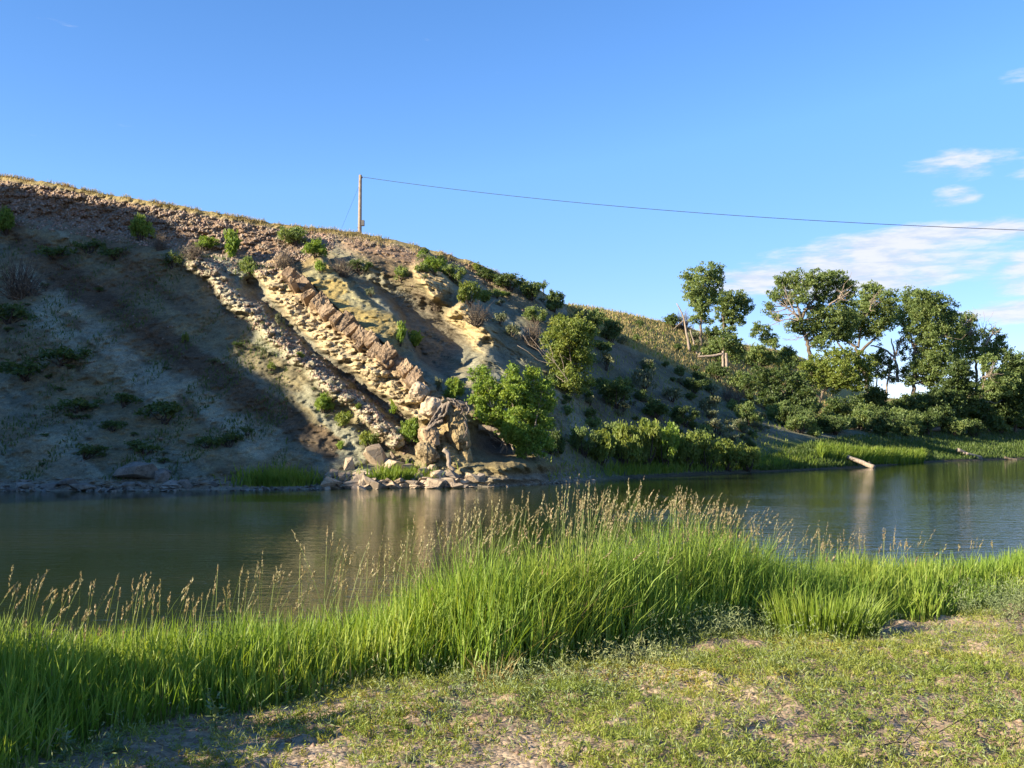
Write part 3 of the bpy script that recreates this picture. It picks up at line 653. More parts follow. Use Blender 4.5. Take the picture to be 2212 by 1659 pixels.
rock_part('cream_rock', 400, 830, 130, .9, 170, 'rock_cream', 605, .9, (0, -.45, .2), .2)
rock_part('ledge_rock', 300, 60, 130, .9, 120, 'rock_boulder', 606, .4, (0, .6, .1))
rock_part('back_rock', 820, 240, 110, .8, 70, 'rock_ledge', 607, .2, (0, .15, 0))
def strand(f, pts, r0, r1, Y, jit=.02, seed=0, n=14):
    pp = at(*np.array([f(*p_) for p_ in pts]).T, Y); fo = np.linspace(0, 1, len(pp)); ff = np.linspace(0, 1, n)
    pp = np.stack([np.interp(ff, fo, pp[:, a]) for a in range(3)], -1); pp[1:-1] = (pp[:-2] + 2 * pp[1:-1] + pp[2:]) / 4
    pp[1:-1] += np.random.default_rng(seed).normal(0, jit, (n - 2, 3)); return pp, np.linspace(r0, r1, n)
Yo = float(hit(965, 940)[1]) - 1.55
rt = empty('root_tangle', at(*z4(640, 300), Yo), 'twisted grey brown tree roots hanging over the ochre outcrop', 'roots')
ROOTS = [([(760, 170), (640, 200), (590, 300), (520, 420), (390, 540)], .13, .06), ([(690, 180), (650, 280), (640, 350), (560, 380)], .09, .05), ([(600, 210), (540, 330), (470, 430), (400, 500)], .10, .05),
         ([(620, 240), (580, 340), (570, 430)], .07, .04), ([(560, 260), (470, 380), (420, 470)], .06, .03), ([(590, 430), (500, 460), (390, 555)], .09, .05), ([(600, 400), (480, 420), (410, 480)], .06, .04),
         ([(700, 160), (780, 180), (870, 200), (900, 260), (930, 330)], .11, .05), ([(905, 190), (938, 290), (900, 350)], .05, .025), ([(720, 200), (800, 230), (860, 300), (830, 340)], .08, .03),
         ([(810, 330), (860, 340), (905, 420)], .035, .02), ([(870, 420), (910, 500), (905, 570), (865, 650)], .06, .02), ([(905, 570), (920, 610)], .025, .015), ([(840, 270), (880, 310), (890, 350)], .03, .015), ([(915, 700), (910, 760)], .025, .01),
         ([(780, 170), (860, 230), (880, 210)], .08, .04), ([(650, 150), (720, 150), (760, 200), (800, 280)], .07, .03), ([(530, 300), (500, 370), (520, 440)], .05, .03)]
for i_, (pts, a, b) in enumerate(ROOTS):
    p_, r_ = strand(z4, pts, a, b, Yo - .15 * math.sin(i_ * 1.7), .02, i_); Vt, Ft = tube(p_, r_, 7); obj('root', mesh_np('root', Vt - np.array(rt.location), [Ft], MATS['bark_root'], smooth=True), rt)
def one_log(name, label, f, strands, Y, mat='bark_pale', cat='log', group=None, n=8):
    lst = [strand(f, pts, a, b, Y if np.isscalar(Y) else np.interp(np.linspace(0, 1, len(pts)), [0, 1], Y), .015, i_) for i_, (pts, a, b) in enumerate(strands)]
    g = lst[0][0][0]; root = empty(name, g, label, cat, group)
    for i_, (p_, r_) in enumerate(lst):
        Vt, Ft = tube(p_, r_, n); ends = [np.array([list(range(n))[::-1]]), np.array([list(range(len(Vt) - n, len(Vt)))])]
        obj('stem' if i_ == 0 else 'limb', mesh_np('stem', Vt - g, [Ft] + ends, MATS[mat], smooth=True), root)
    return root
one_log('bent_log', 'pale peeling bent log leaning against the foot of the ochre outcrop', z4, [([(600, 800), (670, 850), (680, 930), (660, 990), (745, 1075)], .12, .10)], Yo - .55)
hx = float(hit(1078, 960)[1])
one_log('exposed_trunk', 'bare horizontal trunk with dangling roots beside the dark bank hollow', z4,
        [([(1060, 525), (1150, 525), (1260, 540), (1340, 590), (1400, 720)], .14, .12), ([(1060, 500), (1140, 500), (1220, 520)], .10, .08), ([(1400, 720), (1390, 760), (1335, 850), (1335, 950), (1345, 1020)], .09, .02), ([(1400, 730), (1425, 790), (1410, 860)], .05, .02),
         ([(1440, 690), (1490, 740), (1525, 900)], .06, .03), ([(1190, 590), (1260, 640), (1350, 700)], .025, .02), ([(1230, 640), (1290, 690), (1340, 690)], .02, .015), ([(1240, 740), (1285, 780)], .02, .01), ([(1370, 620), (1360, 740), (1330, 775)], .04, .02),
         ([(1200, 600), (1230, 660), (1280, 690)], .018, .01), ([(1550, 790), (1580, 860), (1440, 945)], .04, .03)], hx - 2.6, 'bark_pale')

# ------------------------------------------------------------------ boulders at the far waterline
BOUL = [  # picture map, centre x, y, width, height, label
    (zk, 500, 800, 190, 150, 'largest angular tan boulder below the crumbling ridge, right side in shade'), (zk, 640, 772, 60, 60, 'small tan block perched on the slope right of the largest angular boulder'),
    (zk, 268, 855, 70, 90, 'upright pale pointed boulder left of the largest angular boulder'), (zk, 630, 850, 150, 90, 'wide grey boulder half in shade right of the largest angular boulder'),
    (zk, 752, 895, 125, 75, 'flat grey boulder above the bright waterside grass'), (zk, 130, 945, 95, 80, 'squat tan boulder at the left end of the sunlit rock pile'), (zk, 218, 972, 75, 70, 'rounded pale boulder second from the left end of the sunlit rock pile'),
    (zk, 440, 955, 110, 65, 'low pale boulder among grass left of the waterside grass clump'), (zk, 330, 985, 90, 55, 'low tan boulder in the middle of the sunlit rock pile'),
    (zk, 770, 1000, 190, 62, 'long flat tan slab with a dark end at the waterline'), (zk, 885, 1008, 85, 78, 'blocky tan boulder right beside the long flat slab'), (zk, 985, 1005, 135, 95, 'large cream block with a square lit face at the waterline'),
    (zk, 868, 925, 95, 85, 'tan upright boulder behind the blocky waterline boulders'), (zk, 952, 888, 85, 55, 'small tan rock at the top of the waterline heap'), (zk, 1005, 948, 120, 65, 'pale sloping slab lying over the cream block'),
    (zk, 1105, 940, 130, 65, 'brown flat rock behind the tilted dark slab'), (zk, 1095, 1003, 180, 60, 'tilted dark slab right of the cream block'), (zk, 1285, 958, 120, 95, 'tan wedge boulder in front of the olive earth mound'),
    (zk, 1345, 962, 70, 58, 'dark shaded block touching the tan wedge boulder'), (zk, 1505, 1021, 85, 20, 'thin pale flat stone in the water below the olive earth mound'), (zk, 1205, 1003, 90, 45, 'pale low slab between the tilted slab and the wedge boulder'),
    (zl, 950, 1105, 270, 110, 'largest shaded grey slab rock cracked down its middle at the left shore'), (zl, 1130, 1140, 90, 75, 'shaded grey block against the right end of the cracked slab'), (zl, 1195, 1188, 130, 50, 'flat shaded stone below the right end of the cracked slab'),
    (zl, 1305, 1190, 90, 52, 'shaded grey stone right of the flat stone below the cracked slab'), (zl, 1010, 1188, 100, 42, 'low shaded stone under the middle of the cracked slab'), (zl, 885, 1188, 85, 34, 'low shaded stone under the left end of the cracked slab'),
    (zl, 350, 1200, 120, 62, 'rounded pale stone in the shaded heap far left of the cracked slab'), (zl, 575, 1208, 140, 52, 'wide pale stone at the right end of the shaded far left heap'), (zl, 470, 1175, 110, 50, 'grey stone on top of the shaded far left heap'), (zl, 170, 1200, 110, 42, 'leftmost low shaded stone at the waterline'),
    (zl, 1140, 1100, 90, 40, 'shaded stone resting above the right end of the cracked slab'), (zl, 1500, 1190, 44, 34, 'small shaded stone alone right of the left rock heap'), (zl, 1740, 1218, 44, 16, 'small pale stone standing alone in the river before the dark waterside grass')]
br = np.random.default_rng(71)
for i_, (f, x, y, a, b, lab) in enumerate(BOUL):
    sc = .26409 if f is zk else .30811; u_, v_ = f(x, y); c = hit(u_, min(v_ + b * sc * .35, np.interp(u_, ug, cv[0]) - 1.5)); 
    if v_ + b * sc * .5 > np.interp(u_, ug, cv[0]): c = at(u_, v_ + b * sc * .35, -CAMZ / slope_of(v_ + b * sc * .42))
    px = c[1] / FPX * sc; hw, hh = a * px / 2 * 1.42, b * px / 2 * 1.5
    o = obj('boulder', HULLS[(i_ * 5 + 3) % 8], None, (c[0], c[1] + .1, max(c[2], 0) + hh * .5)); o.scale = (hw * 1.06, max(hw, hh) * .85, hh * 1.12); o.rotation_euler = (br.normal(0, .10), br.normal(0, .16), br.uniform(-.5, .6)); tag(o, lab, 'boulder', 'boulders along the far waterline')
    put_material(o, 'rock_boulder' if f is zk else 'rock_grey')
def small_stones(n, u0, u1, up, lab, grp, mat, s0, s1, seed):
    r = np.random.default_rng(seed)
    for q_ in range(n):
        u_ = r.uniform(u0, u1); w_ = np.interp(u_, ug, cv[0]); v_ = w_ + 2 - abs(r.normal(0, up)); c = hit(u_, v_) if v_ < w_ - 1 else at(u_, v_, -CAMZ / slope_of(v_)); sz = r.uniform(s0, s1) ** 1.3 * c[1] / FPX
        o = obj('stone', SMALL[r.integers(4)], None, (c[0], c[1], c[2] + sz * .25)); o.scale = (sz * r.uniform(.8, 1.5), sz, sz * r.uniform(.45, .8)); o.rotation_euler = (r.normal(0, .2), r.normal(0, .2), r.uniform(0, 6)); tag(o, lab, 'stone', grp); put_material(o, mat)
small_stones(95, 700, 1010, 8, 'small sunlit tan stone scattered among the boulders at the far waterline', 'sunlit stones at the waterline', 'rock_boulder', 2.5, 9, 1)
small_stones(46, 705, 985, 14, 'medium tan block lying in the sunlit rock pile at the far waterline', 'medium blocks in the sunlit pile', 'rock_boulder', 5, 14, 11)
small_stones(70, 1010, 1300, 4, 'little pale pebble stone on the gravel spit below the olive mound', 'stones on the gravel spit', 'rock_boulder', 1.6, 4.0, 2)
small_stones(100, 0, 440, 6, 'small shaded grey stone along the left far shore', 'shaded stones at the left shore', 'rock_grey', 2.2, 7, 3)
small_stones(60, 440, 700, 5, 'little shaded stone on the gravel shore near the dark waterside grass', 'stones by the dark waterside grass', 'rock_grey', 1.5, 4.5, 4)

# loose stones of the gravel cliff and the scree (too many to count)
def stone_field(name, n, pick, s0, s1, mat, seed):
    r = np.random.default_rng(seed); U_, V_ = pick(r, n); c = hits(U_, V_); sz = r.uniform(0, 1, n) ** 2.2 * (s1 - s0) + s0
    base = np.array([[1, 0, 0], [-1, 0, 0], [0, 1, 0], [0, -1, 0], [0, 0, 1], [0, 0, -1]], float); tri = np.array([[0, 2, 4], [2, 1, 4], [1, 3, 4], [3, 0, 4], [2, 0, 5], [1, 2, 5], [3, 1, 5], [0, 3, 5]])
    q_ = base[None] * r.uniform(.6, 1.3, (n, 6, 1)) * sz[:, None, None]; th = r.uniform(0, 6.28, n); cs, sn = np.cos(th)[:, None], np.sin(th)[:, None]
    ph = r.uniform(0, 6.28, n); cp, sp_ = np.cos(ph)[:, None], np.sin(ph)[:, None]
    x = q_[..., 0] * cs - q_[..., 2] * sn; z = q_[..., 0] * sn + q_[..., 2] * cs; y = q_[..., 1]; x, y = x * cp - y * sp_, x * sp_ + y * cp
    Vv = (np.stack([x, y, z], -1) + c[:, None]).reshape(-1, 3); Ff = (tri[None] + np.arange(n)[:, None, None] * 6).reshape(-1, 3)
    return tag(obj(name, mesh_np(name, Vv, [Ff], MATS[mat])), kind='stuff')
leafmat('gravel_mix', (.14, .095, .066), (.26, .185, .13), (.44, .35, .265), 0.0)
leafmat('gravel_dull', (.12, .095, .07), (.19, .155, .115), (.27, .23, .18), 0.0)
def p_cliff(r, n):
    u_ = r.uniform(-30, 720, n); return u_, np.interp(u_, ug, s_v) + 12 + r.uniform(0, 1, n) ** 1.1 * np.interp(u_, [0, 350, 560, 720], [95, 85, 110, 30])
def p_crest(r, n):
    u_ = r.uniform(600, 1150, n); return u_, np.interp(u_, ug, s_v) + 9 + np.abs(r.normal(0, 22, n))
def p_scree(r, n):
    u_ = r.uniform(-20, 1000, n); v_ = r.uniform(520, 1050, n); return u_, np.maximum(v_, np.interp(u_, ug, s_v) + 90)
def p_scree2(r, n):
    s_ = r.uniform(0, 1, n); return np.interp(s_, cl2, l2[:, 0]) + r.normal(0, 15, n), np.interp(s_, cl2, l2[:, 1]) + r.normal(0, 12, n)
stone_field('cliff_gravel', 6500, p_cliff, .04, .17, 'gravel_mix', 5); stone_field('crest_gravel', 1500, p_crest, .03, .10, 'gravel_mix', 6)
stone_field('scree', 1500, p_scree, .02, .09, 'gravel_dull', 7); stone_field('ridge_scree', 2200, p_scree2, .04, .15, 'gravel_mix', 8)

# ================================================================== trees of the right bank
def blob(f, lst, s): return [(*f(x, y), r_ * s * 1.16) for x, y, r_ in lst]
def path(f, lst): return [f(x, y) for x, y in lst]
k1, k2 = .18486, .18575
GR = 'cottonwoods on the right bank'
tree('cottonwood_tree', 'slender tall cottonwood on the skyline left of all the big trees', 'tree', (1514, 748), [(path(z1, [(395, 1000), (395, 880), (402, 700), (420, 500), (430, 320)]), 3.2)],
     blob(z1, [(280, 290, 95), (420, 260, 105), (560, 220, 95), (610, 320, 80), (310, 430, 105), (480, 420, 115), (300, 530, 80), (430, 560, 110), (540, 540, 70), (420, 660, 80), (330, 620, 60), (330, 770, 60), (480, 790, 55)], k1), group=GR, lsize=.26)
tree('cottonwood_tree', 'shorter rounded cottonwood right beside the slender skyline cottonwood', 'tree', (1565, 745), [(path(z1, [(670, 970), (665, 850), (640, 680), (700, 560)]), 2.8)],
     blob(z1, [(700, 510, 85), (850, 540, 80), (890, 620, 95), (720, 620, 105), (640, 720, 80), (820, 730, 100), (720, 830, 85), (600, 570, 70), (860, 800, 45), (760, 930, 60), (650, 930, 40)], k1), group=GR, lsize=.26)
tree('bent_sapling', 'small wind bent tree leaning left on the dry skyline between the cottonwoods', 'tree', (1676, 775), [(path(z1, [(1275, 1180), (1280, 1150), (1240, 1080), (1130, 980)]), 1.7)],
     blob(z1, [(1040, 880, 55), (1130, 900, 60), (1020, 950, 45), (1150, 990, 60), (1230, 1010, 55), (1270, 1060, 50), (1190, 1040, 45)], k1), lsize=.26)
tree('cottonwood_tree', 'big spreading cottonwood with bare pale dead limbs on its left side', 'tree', (1762, 872), [(path(z1, [(1700, 1350), (1675, 1220), (1640, 1060), (1590, 900), (1560, 760), (1530, 640)]), 5.0), (path(z1, [(1560, 780), (1640, 640), (1720, 540), (1760, 420)]), 3.0), (path(z1, [(1560, 760), (1520, 600), (1500, 430)]), 2.6)],
     blob(z1, [(1330, 380, 90), (1440, 330, 95), (1570, 330, 105), (1730, 340, 110), (1890, 310, 110), (2040, 330, 110), (2130, 430, 85), (1250, 520, 70), (1190, 660, 62), (1390, 520, 85), (1560, 520, 100), (1800, 470, 105), (1960, 520, 100), (2090, 560, 95), (1480, 850, 85), (1640, 840, 115), (1800, 720, 110), (1950, 760, 125), (1760, 930, 120), (1930, 930, 120), (2090, 760, 120), (1300, 740, 50), (1700, 650, 80), (1800, 1060, 80), (2080, 960, 110)], k1), group=GR, lsize=.27, layers=2.4,
     dead=[(path(z1, [(1540, 780), (1470, 700), (1400, 640), (1240, 575)]), 2.0), (path(z1, [(1530, 795), (1440, 775), (1350, 790), (1190, 860)]), 1.7), (path(z1, [(1500, 720), (1420, 560), (1370, 390)]), 1.5), (path(z1, [(1890, 615), (1950, 575), (2010, 540), (2140, 450)]), 2.2), (path(z1, [(2010, 545), (2040, 470), (2070, 390)]), 1.4), (path(z1, [(1590, 985), (1540, 1000), (1480, 960)]), .9), (path(z1, [(1400, 650), (1300, 690), (1180, 690)]), 1.2)])
tree('cottonwood_tree', 'mid grove cottonwood with dark crooked forking trunk against the sky', 'tree', (1880, 895), [(path(z2, [(400, 1490), (370, 1260), (290, 1000), (250, 890), (130, 780), (60, 690)]), 4.6), (path(z2, [(290, 960), (420, 845), (480, 780), (545, 680)]), 3.2), (path(z2, [(110, 930), (60, 860), (20, 800)]), 2.4), (path(z2, [(280, 900), (300, 760), (320, 600)]), 2.6)],
     blob(z2, [(410, 240, 90), (470, 260, 80), (620, 320, 110), (560, 480, 130), (330, 470, 125), (150, 560, 110), (290, 650, 125), (470, 680, 115), (90, 700, 100), (660, 480, 90), (400, 380, 100), (620, 620, 70)], k2), group=GR, lsize=.28,
     dead=[(path(z2, [(420, 460), (435, 400), (425, 350)]), 1.6)])
tree('cottonwood_tree', 'largest dense dark green domed cottonwood of the grove', 'tree', (1972, 916), [(path(z2, [(915, 1590), (930, 1380), (940, 1080), (930, 880), (1040, 700), (1080, 560)]), 4.8), (path(z2, [(930, 880), (870, 790), (820, 640)]), 2.6)],
     blob(z2, [(880, 330, 110), (1030, 350, 130), (1190, 410, 135), (1320, 500, 115), (880, 500, 140), (1080, 530, 160), (1290, 640, 130), (1380, 760, 115), (920, 690, 120), (1150, 740, 150), (1050, 900, 125), (1220, 930, 140), (1380, 930, 115), (1120, 1080, 130), (960, 1090, 110), (1270, 1120, 120), (1060, 1240, 110), (870, 1270, 70), (1180, 1280, 80), (760, 560, 70)], k2), group=GR, lsize=.28, layers=2.4,
     dead=[(path(z2, [(1170, 790), (1210, 770), (1260, 780)]), 1.2)])
tree('cottonwood_tree', 'thin cottonwood with sparse crown and forked bare limbs in the grove gap', 'tree', (1910, 908), [(path(z2, [(590, 1600), (600, 1480), (625, 1280), (660, 1100), (660, 960)]), 2.8), (path(z2, [(740, 1300), (735, 1110), (690, 990), (560, 905), (430, 870)]), 3.0), (path(z2, [(715, 1030), (690, 900), (665, 790)]), 2.4), (path(z2, [(720, 990), (740, 900), (810, 780)]), 2.0)],
     blob(z2, [(820, 850, 70), (560, 990, 90), (470, 1060, 75), (640, 1130, 80), (550, 1220, 50), (790, 980, 55), (800, 1180, 70), (700, 1260, 50)], k2), leaf='leaf_dark', group=GR, lsize=.28, layers=1.7, bark='bark_pale')
tree('young_tree', 'thin straight young tree standing in the bright gap of the grove', 'tree', (1893, 902), [(path(z2, [(490, 1440), (500, 1330), (505, 1180), (510, 1050)]), 1.8)], blob(z2, [(470, 1130, 50), (520, 1170, 55), (500, 1020, 50)], k2), leaf='leaf_dark', group=GR, lsize=.27, layers=1.6)
tree('cottonwood_tree', 'pale topped cottonwood just right of the largest domed cottonwood', 'tree', (2110, 922), [(path(z2, [(1660, 1400), (1660, 1100), (1640, 960), (1580, 760), (1560, 620)]), 3.2)],
     blob(z2, [(1560, 560, 75), (1520, 640, 85), (1480, 750, 90), (1590, 720, 70), (1610, 840, 100), (1500, 860, 85), (1650, 950, 70), (1500, 1010, 90)], k2), group=GR, lsize=.29, dead=[(path(z2, [(1500, 720), (1580, 720), (1650, 680)]), 1.3), (path(z2, [(1500, 640), (1560, 600), (1620, 590)]), 1.0)])
tree('cottonwood_tree', 'half dead cottonwood with a bare pale leaning limb at the grove right end', 'tree', (2150, 922), [(path(z2, [(1780, 1500), (1740, 1200), (1720, 1000), (1750, 880)]), 3.4)],
     blob(z2, [(1760, 740, 48), (1930, 780, 65), (1880, 710, 45), (1800, 890, 85), (1940, 900, 75), (1850, 980, 90), (1730, 960, 70)], k2), group=GR, lsize=.29, layers=2.4,
     dead=[(path(z2, [(1760, 860), (1810, 790), (1850, 730), (1880, 650)]), 2.6), (path(z2, [(1730, 900), (1715, 740), (1690, 610)]), 1.1), (path(z2, [(1725, 780), (1760, 680), (1780, 610)]), .8), (path(z2, [(1720, 740), (1660, 640), (1620, 600)]), .7)])
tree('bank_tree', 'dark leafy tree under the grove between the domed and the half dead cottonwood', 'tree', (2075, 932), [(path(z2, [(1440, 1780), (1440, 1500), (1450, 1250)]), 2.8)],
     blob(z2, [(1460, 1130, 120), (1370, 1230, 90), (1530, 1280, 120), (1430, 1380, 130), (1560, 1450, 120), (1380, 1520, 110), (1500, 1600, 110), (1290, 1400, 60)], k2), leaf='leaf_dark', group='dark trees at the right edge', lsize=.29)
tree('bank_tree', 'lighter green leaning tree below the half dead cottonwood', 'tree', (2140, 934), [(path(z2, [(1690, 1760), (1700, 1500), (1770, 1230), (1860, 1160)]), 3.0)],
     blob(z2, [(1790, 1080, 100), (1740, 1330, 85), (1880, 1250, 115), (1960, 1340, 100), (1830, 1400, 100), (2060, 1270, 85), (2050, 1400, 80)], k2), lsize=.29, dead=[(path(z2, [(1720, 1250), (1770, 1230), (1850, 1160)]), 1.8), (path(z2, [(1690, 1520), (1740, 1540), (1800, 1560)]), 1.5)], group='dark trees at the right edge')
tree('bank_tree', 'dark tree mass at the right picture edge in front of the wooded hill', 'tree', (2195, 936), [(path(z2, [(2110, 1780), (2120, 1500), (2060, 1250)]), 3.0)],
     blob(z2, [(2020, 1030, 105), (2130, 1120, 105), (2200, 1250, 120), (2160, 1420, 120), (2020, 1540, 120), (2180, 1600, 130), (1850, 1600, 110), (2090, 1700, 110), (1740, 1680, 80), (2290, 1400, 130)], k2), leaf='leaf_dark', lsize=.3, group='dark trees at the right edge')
for i_, (u_, v_, r_, lab) in enumerate([(2170, 800, 26, 'leftmost far tree on the wooded hill at the right edge'), (2198, 778, 26, 'highest far tree on the wooded hill at the right edge'), (2225, 795, 30, 'far tree on the wooded hill cut by the right picture edge'), (2185, 830, 26, 'lowest far tree on the wooded hill at the right edge')]):
    tree('far_tree', lab, 'tree', (u_, 876), [([(u_, v_ + 20), (u_, v_)], 2.0)], [(u_ - 10, v_ + 6, r_ * .6), (u_ + 10, v_, r_ * .65), (u_, v_ + 18, r_ * .8)], leaf='leaf_cottonwood', lsize=.5, group='trees on the far wooded hill')
tree('round_tree', 'lighter green rounded bank tree with short crooked trunk below the big cottonwood', 'tree', (1766, 892), [(path(z3, [(440, 420), (465, 330), (495, 240)]), 4.0), (path(z3, [(460, 330), (410, 270), (380, 230)]), 2.4), (path(z3, [(480, 280), (540, 220), (600, 180)]), 2.0)],
     blob(z1, [(1760, 1310, 110), (1940, 1190, 90), (2050, 1260, 120), (1650, 1400, 95), (1850, 1400, 130), (2040, 1430, 130), (2200, 1360, 120), (2290, 1250, 80), (1750, 1500, 90), (1950, 1540, 90), (2180, 1530, 110), (2320, 1450, 100), (1620, 1320, 60), (2130, 1170, 60), (2360, 1320, 60)], k1), leaf='leaf_yellow', lsize=.25)
tree('bushy_tree', 'dense dark bushy tree at the slope edge left of the rounded bank tree', 'tree', (1700, 905), [([(1698, 880), (1695, 850)], 3.0)],
     [(1660, 830, 26), (1700, 818, 30), (1735, 838, 26), (1665, 860, 28), (1705, 856, 34), (1745, 866, 24), (1680, 888, 28), (1725, 890, 28), (1755, 895, 18), (1640, 805, 20), (1620, 830, 20)], leaf='leaf_dark', lsize=.26)
tree('bushy_tree', 'soft green bushy tree in front of the two skyline cottonwoods', 'tree', (1562, 790), [([(1562, 775), (1562, 755)], 2.0)],
     [(1545, 745, 17), (1568, 735, 20), (1590, 745, 17), (1530, 760, 14), (1560, 760, 22), (1590, 768, 18), (1600, 755, 12)], leaf='leaf_cottonwood', lsize=.22)
UND = [(1815, 915, 62, 'dark leafy tree just right of the rounded bank tree trunk'), (1868, 918, 50, 'low dark tree below the crooked forking cottonwood'), (1935, 926, 44, 'low leafy tree in the grove gap under the thin cottonwood'), (1885, 914, 74, 'leafy tree closing the grove gap under the crooked forking cottonwood'), (1985, 922, 72, 'leafy tree in front of the domed cottonwood trunk foot'), (1955, 918, 60, 'short leafy tree between the stumps and the thin cottonwood'), (2015, 928, 84, 'dark leafy tree filling the space under the largest domed cottonwood'), (2050, 930, 66, 'short dark tree right of the domed cottonwood trunk'), (2165, 934, 110, 'tall dark understory tree near the right picture edge'), (2120, 934, 70, 'dark understory tree left of the right edge trees')]
for u_, v_, h_, lab in UND:
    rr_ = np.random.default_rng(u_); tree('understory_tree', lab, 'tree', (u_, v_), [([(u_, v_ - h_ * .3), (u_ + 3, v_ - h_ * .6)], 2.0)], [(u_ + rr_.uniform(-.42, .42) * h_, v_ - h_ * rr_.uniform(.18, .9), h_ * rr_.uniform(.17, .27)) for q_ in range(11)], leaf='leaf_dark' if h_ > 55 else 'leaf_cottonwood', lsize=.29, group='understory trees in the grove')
# bushes in the middle
tree('broadleaf_bush', 'big bright green many lobed bush beside the outcrop roots', 'bush', (1135, 985), [(path(zk, [(1720, 760), (1680, 620), (1620, 400)]), 2.6), (path(zk, [(1700, 780), (1560, 560), (1450, 380)]), 2.0), (path(zk, [(1700, 760), (1790, 560), (1830, 360)]), 2.0)],
     blob(zk, [(1350, 110, 62), (1340, 200, 70), (1430, 240, 85), (1590, 120, 78), (1610, 230, 95), (1770, 110, 62), (1760, 210, 90), (1870, 230, 78), (1330, 330, 62), (1400, 390, 95), (1580, 350, 115), (1760, 380, 115), (1890, 350, 68), (1350, 440, 45), (1500, 480, 85), (1650, 520, 110), (1800, 520, 95), (1600, 600, 70), (1720, 640, 95), (1840, 620, 80), (1690, 720, 60), (1810, 720, 60), (1900, 520, 45), (1900, 690, 60)], .26409), leaf='leaf_bright', lsize=.155, layers=2.6, bark='bark_pale', Y=float(hit(1135, 985)[1]) - .8, shell=.5)
tree('willow_tree', 'olive green drooping willow on the slope behind the big bright bush', 'tree', (1233, 858), [(path(zw, [(1350, 1160), (1360, 1000), (1340, 800)]), 2.6)],
     blob(zw, [(1300, 640, 95), (1420, 610, 90), (1490, 650, 60), (1210, 690, 80), (1350, 760, 115), (1230, 830, 90), (1450, 760, 90), (1300, 930, 100), (1440, 890, 80), (1350, 1040, 90), (1480, 1050, 55), (1280, 1120, 45), (1440, 1130, 40), (1250, 560, 40)], .26409), leaf='leaf_yellow', lsize=.16, layers=2.4, dead=[(path(zw, [(1330, 1050), (1220, 900), (1150, 850)]), .8)])
# ------------------------------------------------------------------ snags and logs
Ys = float(hit(1490, 760)[1])
one_log('dead_snag', 'tall leaning dead snag with a broken tip beside the slender cottonwood', z1, [([(265, 1170), (240, 1000), (215, 870), (185, 720), (110, 595)], .17, .05), ([(205, 790), (140, 840), (70, 900)], .06, .03), ([(180, 710), (215, 690), (250, 640)], .03, .012)], Ys, cat='dead tree')
one_log('dead_snag', 'shorter crooked dead snag right of the tall leaning snag', z1, [([(355, 1215), (330, 1120), (300, 1010), (268, 905)], .12, .05), ([(355, 1210), (390, 1180), (380, 1150)], .08, .03)], Ys, cat='dead tree')
Yt = float(hit(1566, 806)[1])
one_log('broken_trunk', 'split broken trunk with its fallen top lying level to the left', z1, [([(700, 1420), (697, 1300), (690, 1175)], .20, .16), ([(655, 1390), (655, 1280), (650, 1150)], .19, .12), ([(650, 1185), (560, 1205), (460, 1215), (370, 1218)], .15, .11), ([(370, 1215), (345, 1240), (315, 1270)], .12, .04), ([(365, 1220), (390, 1170)], .08, .03)], Yt, cat='dead tree')
one_log('fallen_log', 'brown fallen log among the shrubs below the split broken trunk', z1, [([(810, 1400), (880, 1430), (960, 1490)], .22, .16), ([(800, 1455), (860, 1450), (920, 1510)], .15, .1)], float(hit(1600, 825)[1]) - 1)
def ylog(p0, p1): return [float(hit(*p0)[1]) - .3, float(hit(*p1)[1]) - .3]
one_log('driftwood_log', 'long pale driftwood log sliding from the grassy bank into the river', z3, [([(560, 775), (680, 820), (790, 860), (870, 895), (925, 916)], .16, .20), ([(850, 880), (900, 885), (880, 870)], .05, .03)], [float(hit(1800, 975)[1]) - 1.6, float(-CAMZ / slope_of(1011)) - .2])
one_log('driftwood_log', 'forked pale driftwood trunk ending in the water at the far right', z3, [([(1640, 765), (1720, 800), (1800, 835), (1850, 853)], .22, .16), ([(1720, 800), (1790, 815), (1845, 830)], .16, .14), ([(1690, 790), (1770, 840), (1790, 858)], .1, .08)], [float(hit(2072, 975)[1]) - 1.8, float(-CAMZ / slope_of(994)) - .2])
one_log('driftwood_log', 'thin dark log lying flat at the waterline by the right picture edge', z3, [([(2045, 832), (2100, 845), (2155, 850)], .14, .10)], float(-CAMZ / slope_of(993)) - .1, mat='bark_grey')
one_log('fallen_log', 'grey log lying on the shaded grass under the grove', z3, [([(1360, 612), (1420, 595), (1490, 585)], .18, .28)], float(hit(2010, 932)[1]) - .3, mat='bark_grey')
one_log('tree_stump', 'tall pale leaning stump at the foot of the largest domed cottonwood', z3, [([(1265, 560), (1285, 500), (1310, 430)], .38, .22), ([(1240, 570), (1240, 520)], .2, .1)], float(hit(1975, 920)[1]) - .6, cat='stump')
one_log('tree_stump', 'straight pale broken stump left of the leaning stump', z3, [([(1205, 520), (1208, 440), (1210, 375)], .26, .2)], float(hit(1960, 912)[1]) - .4, cat='stump')

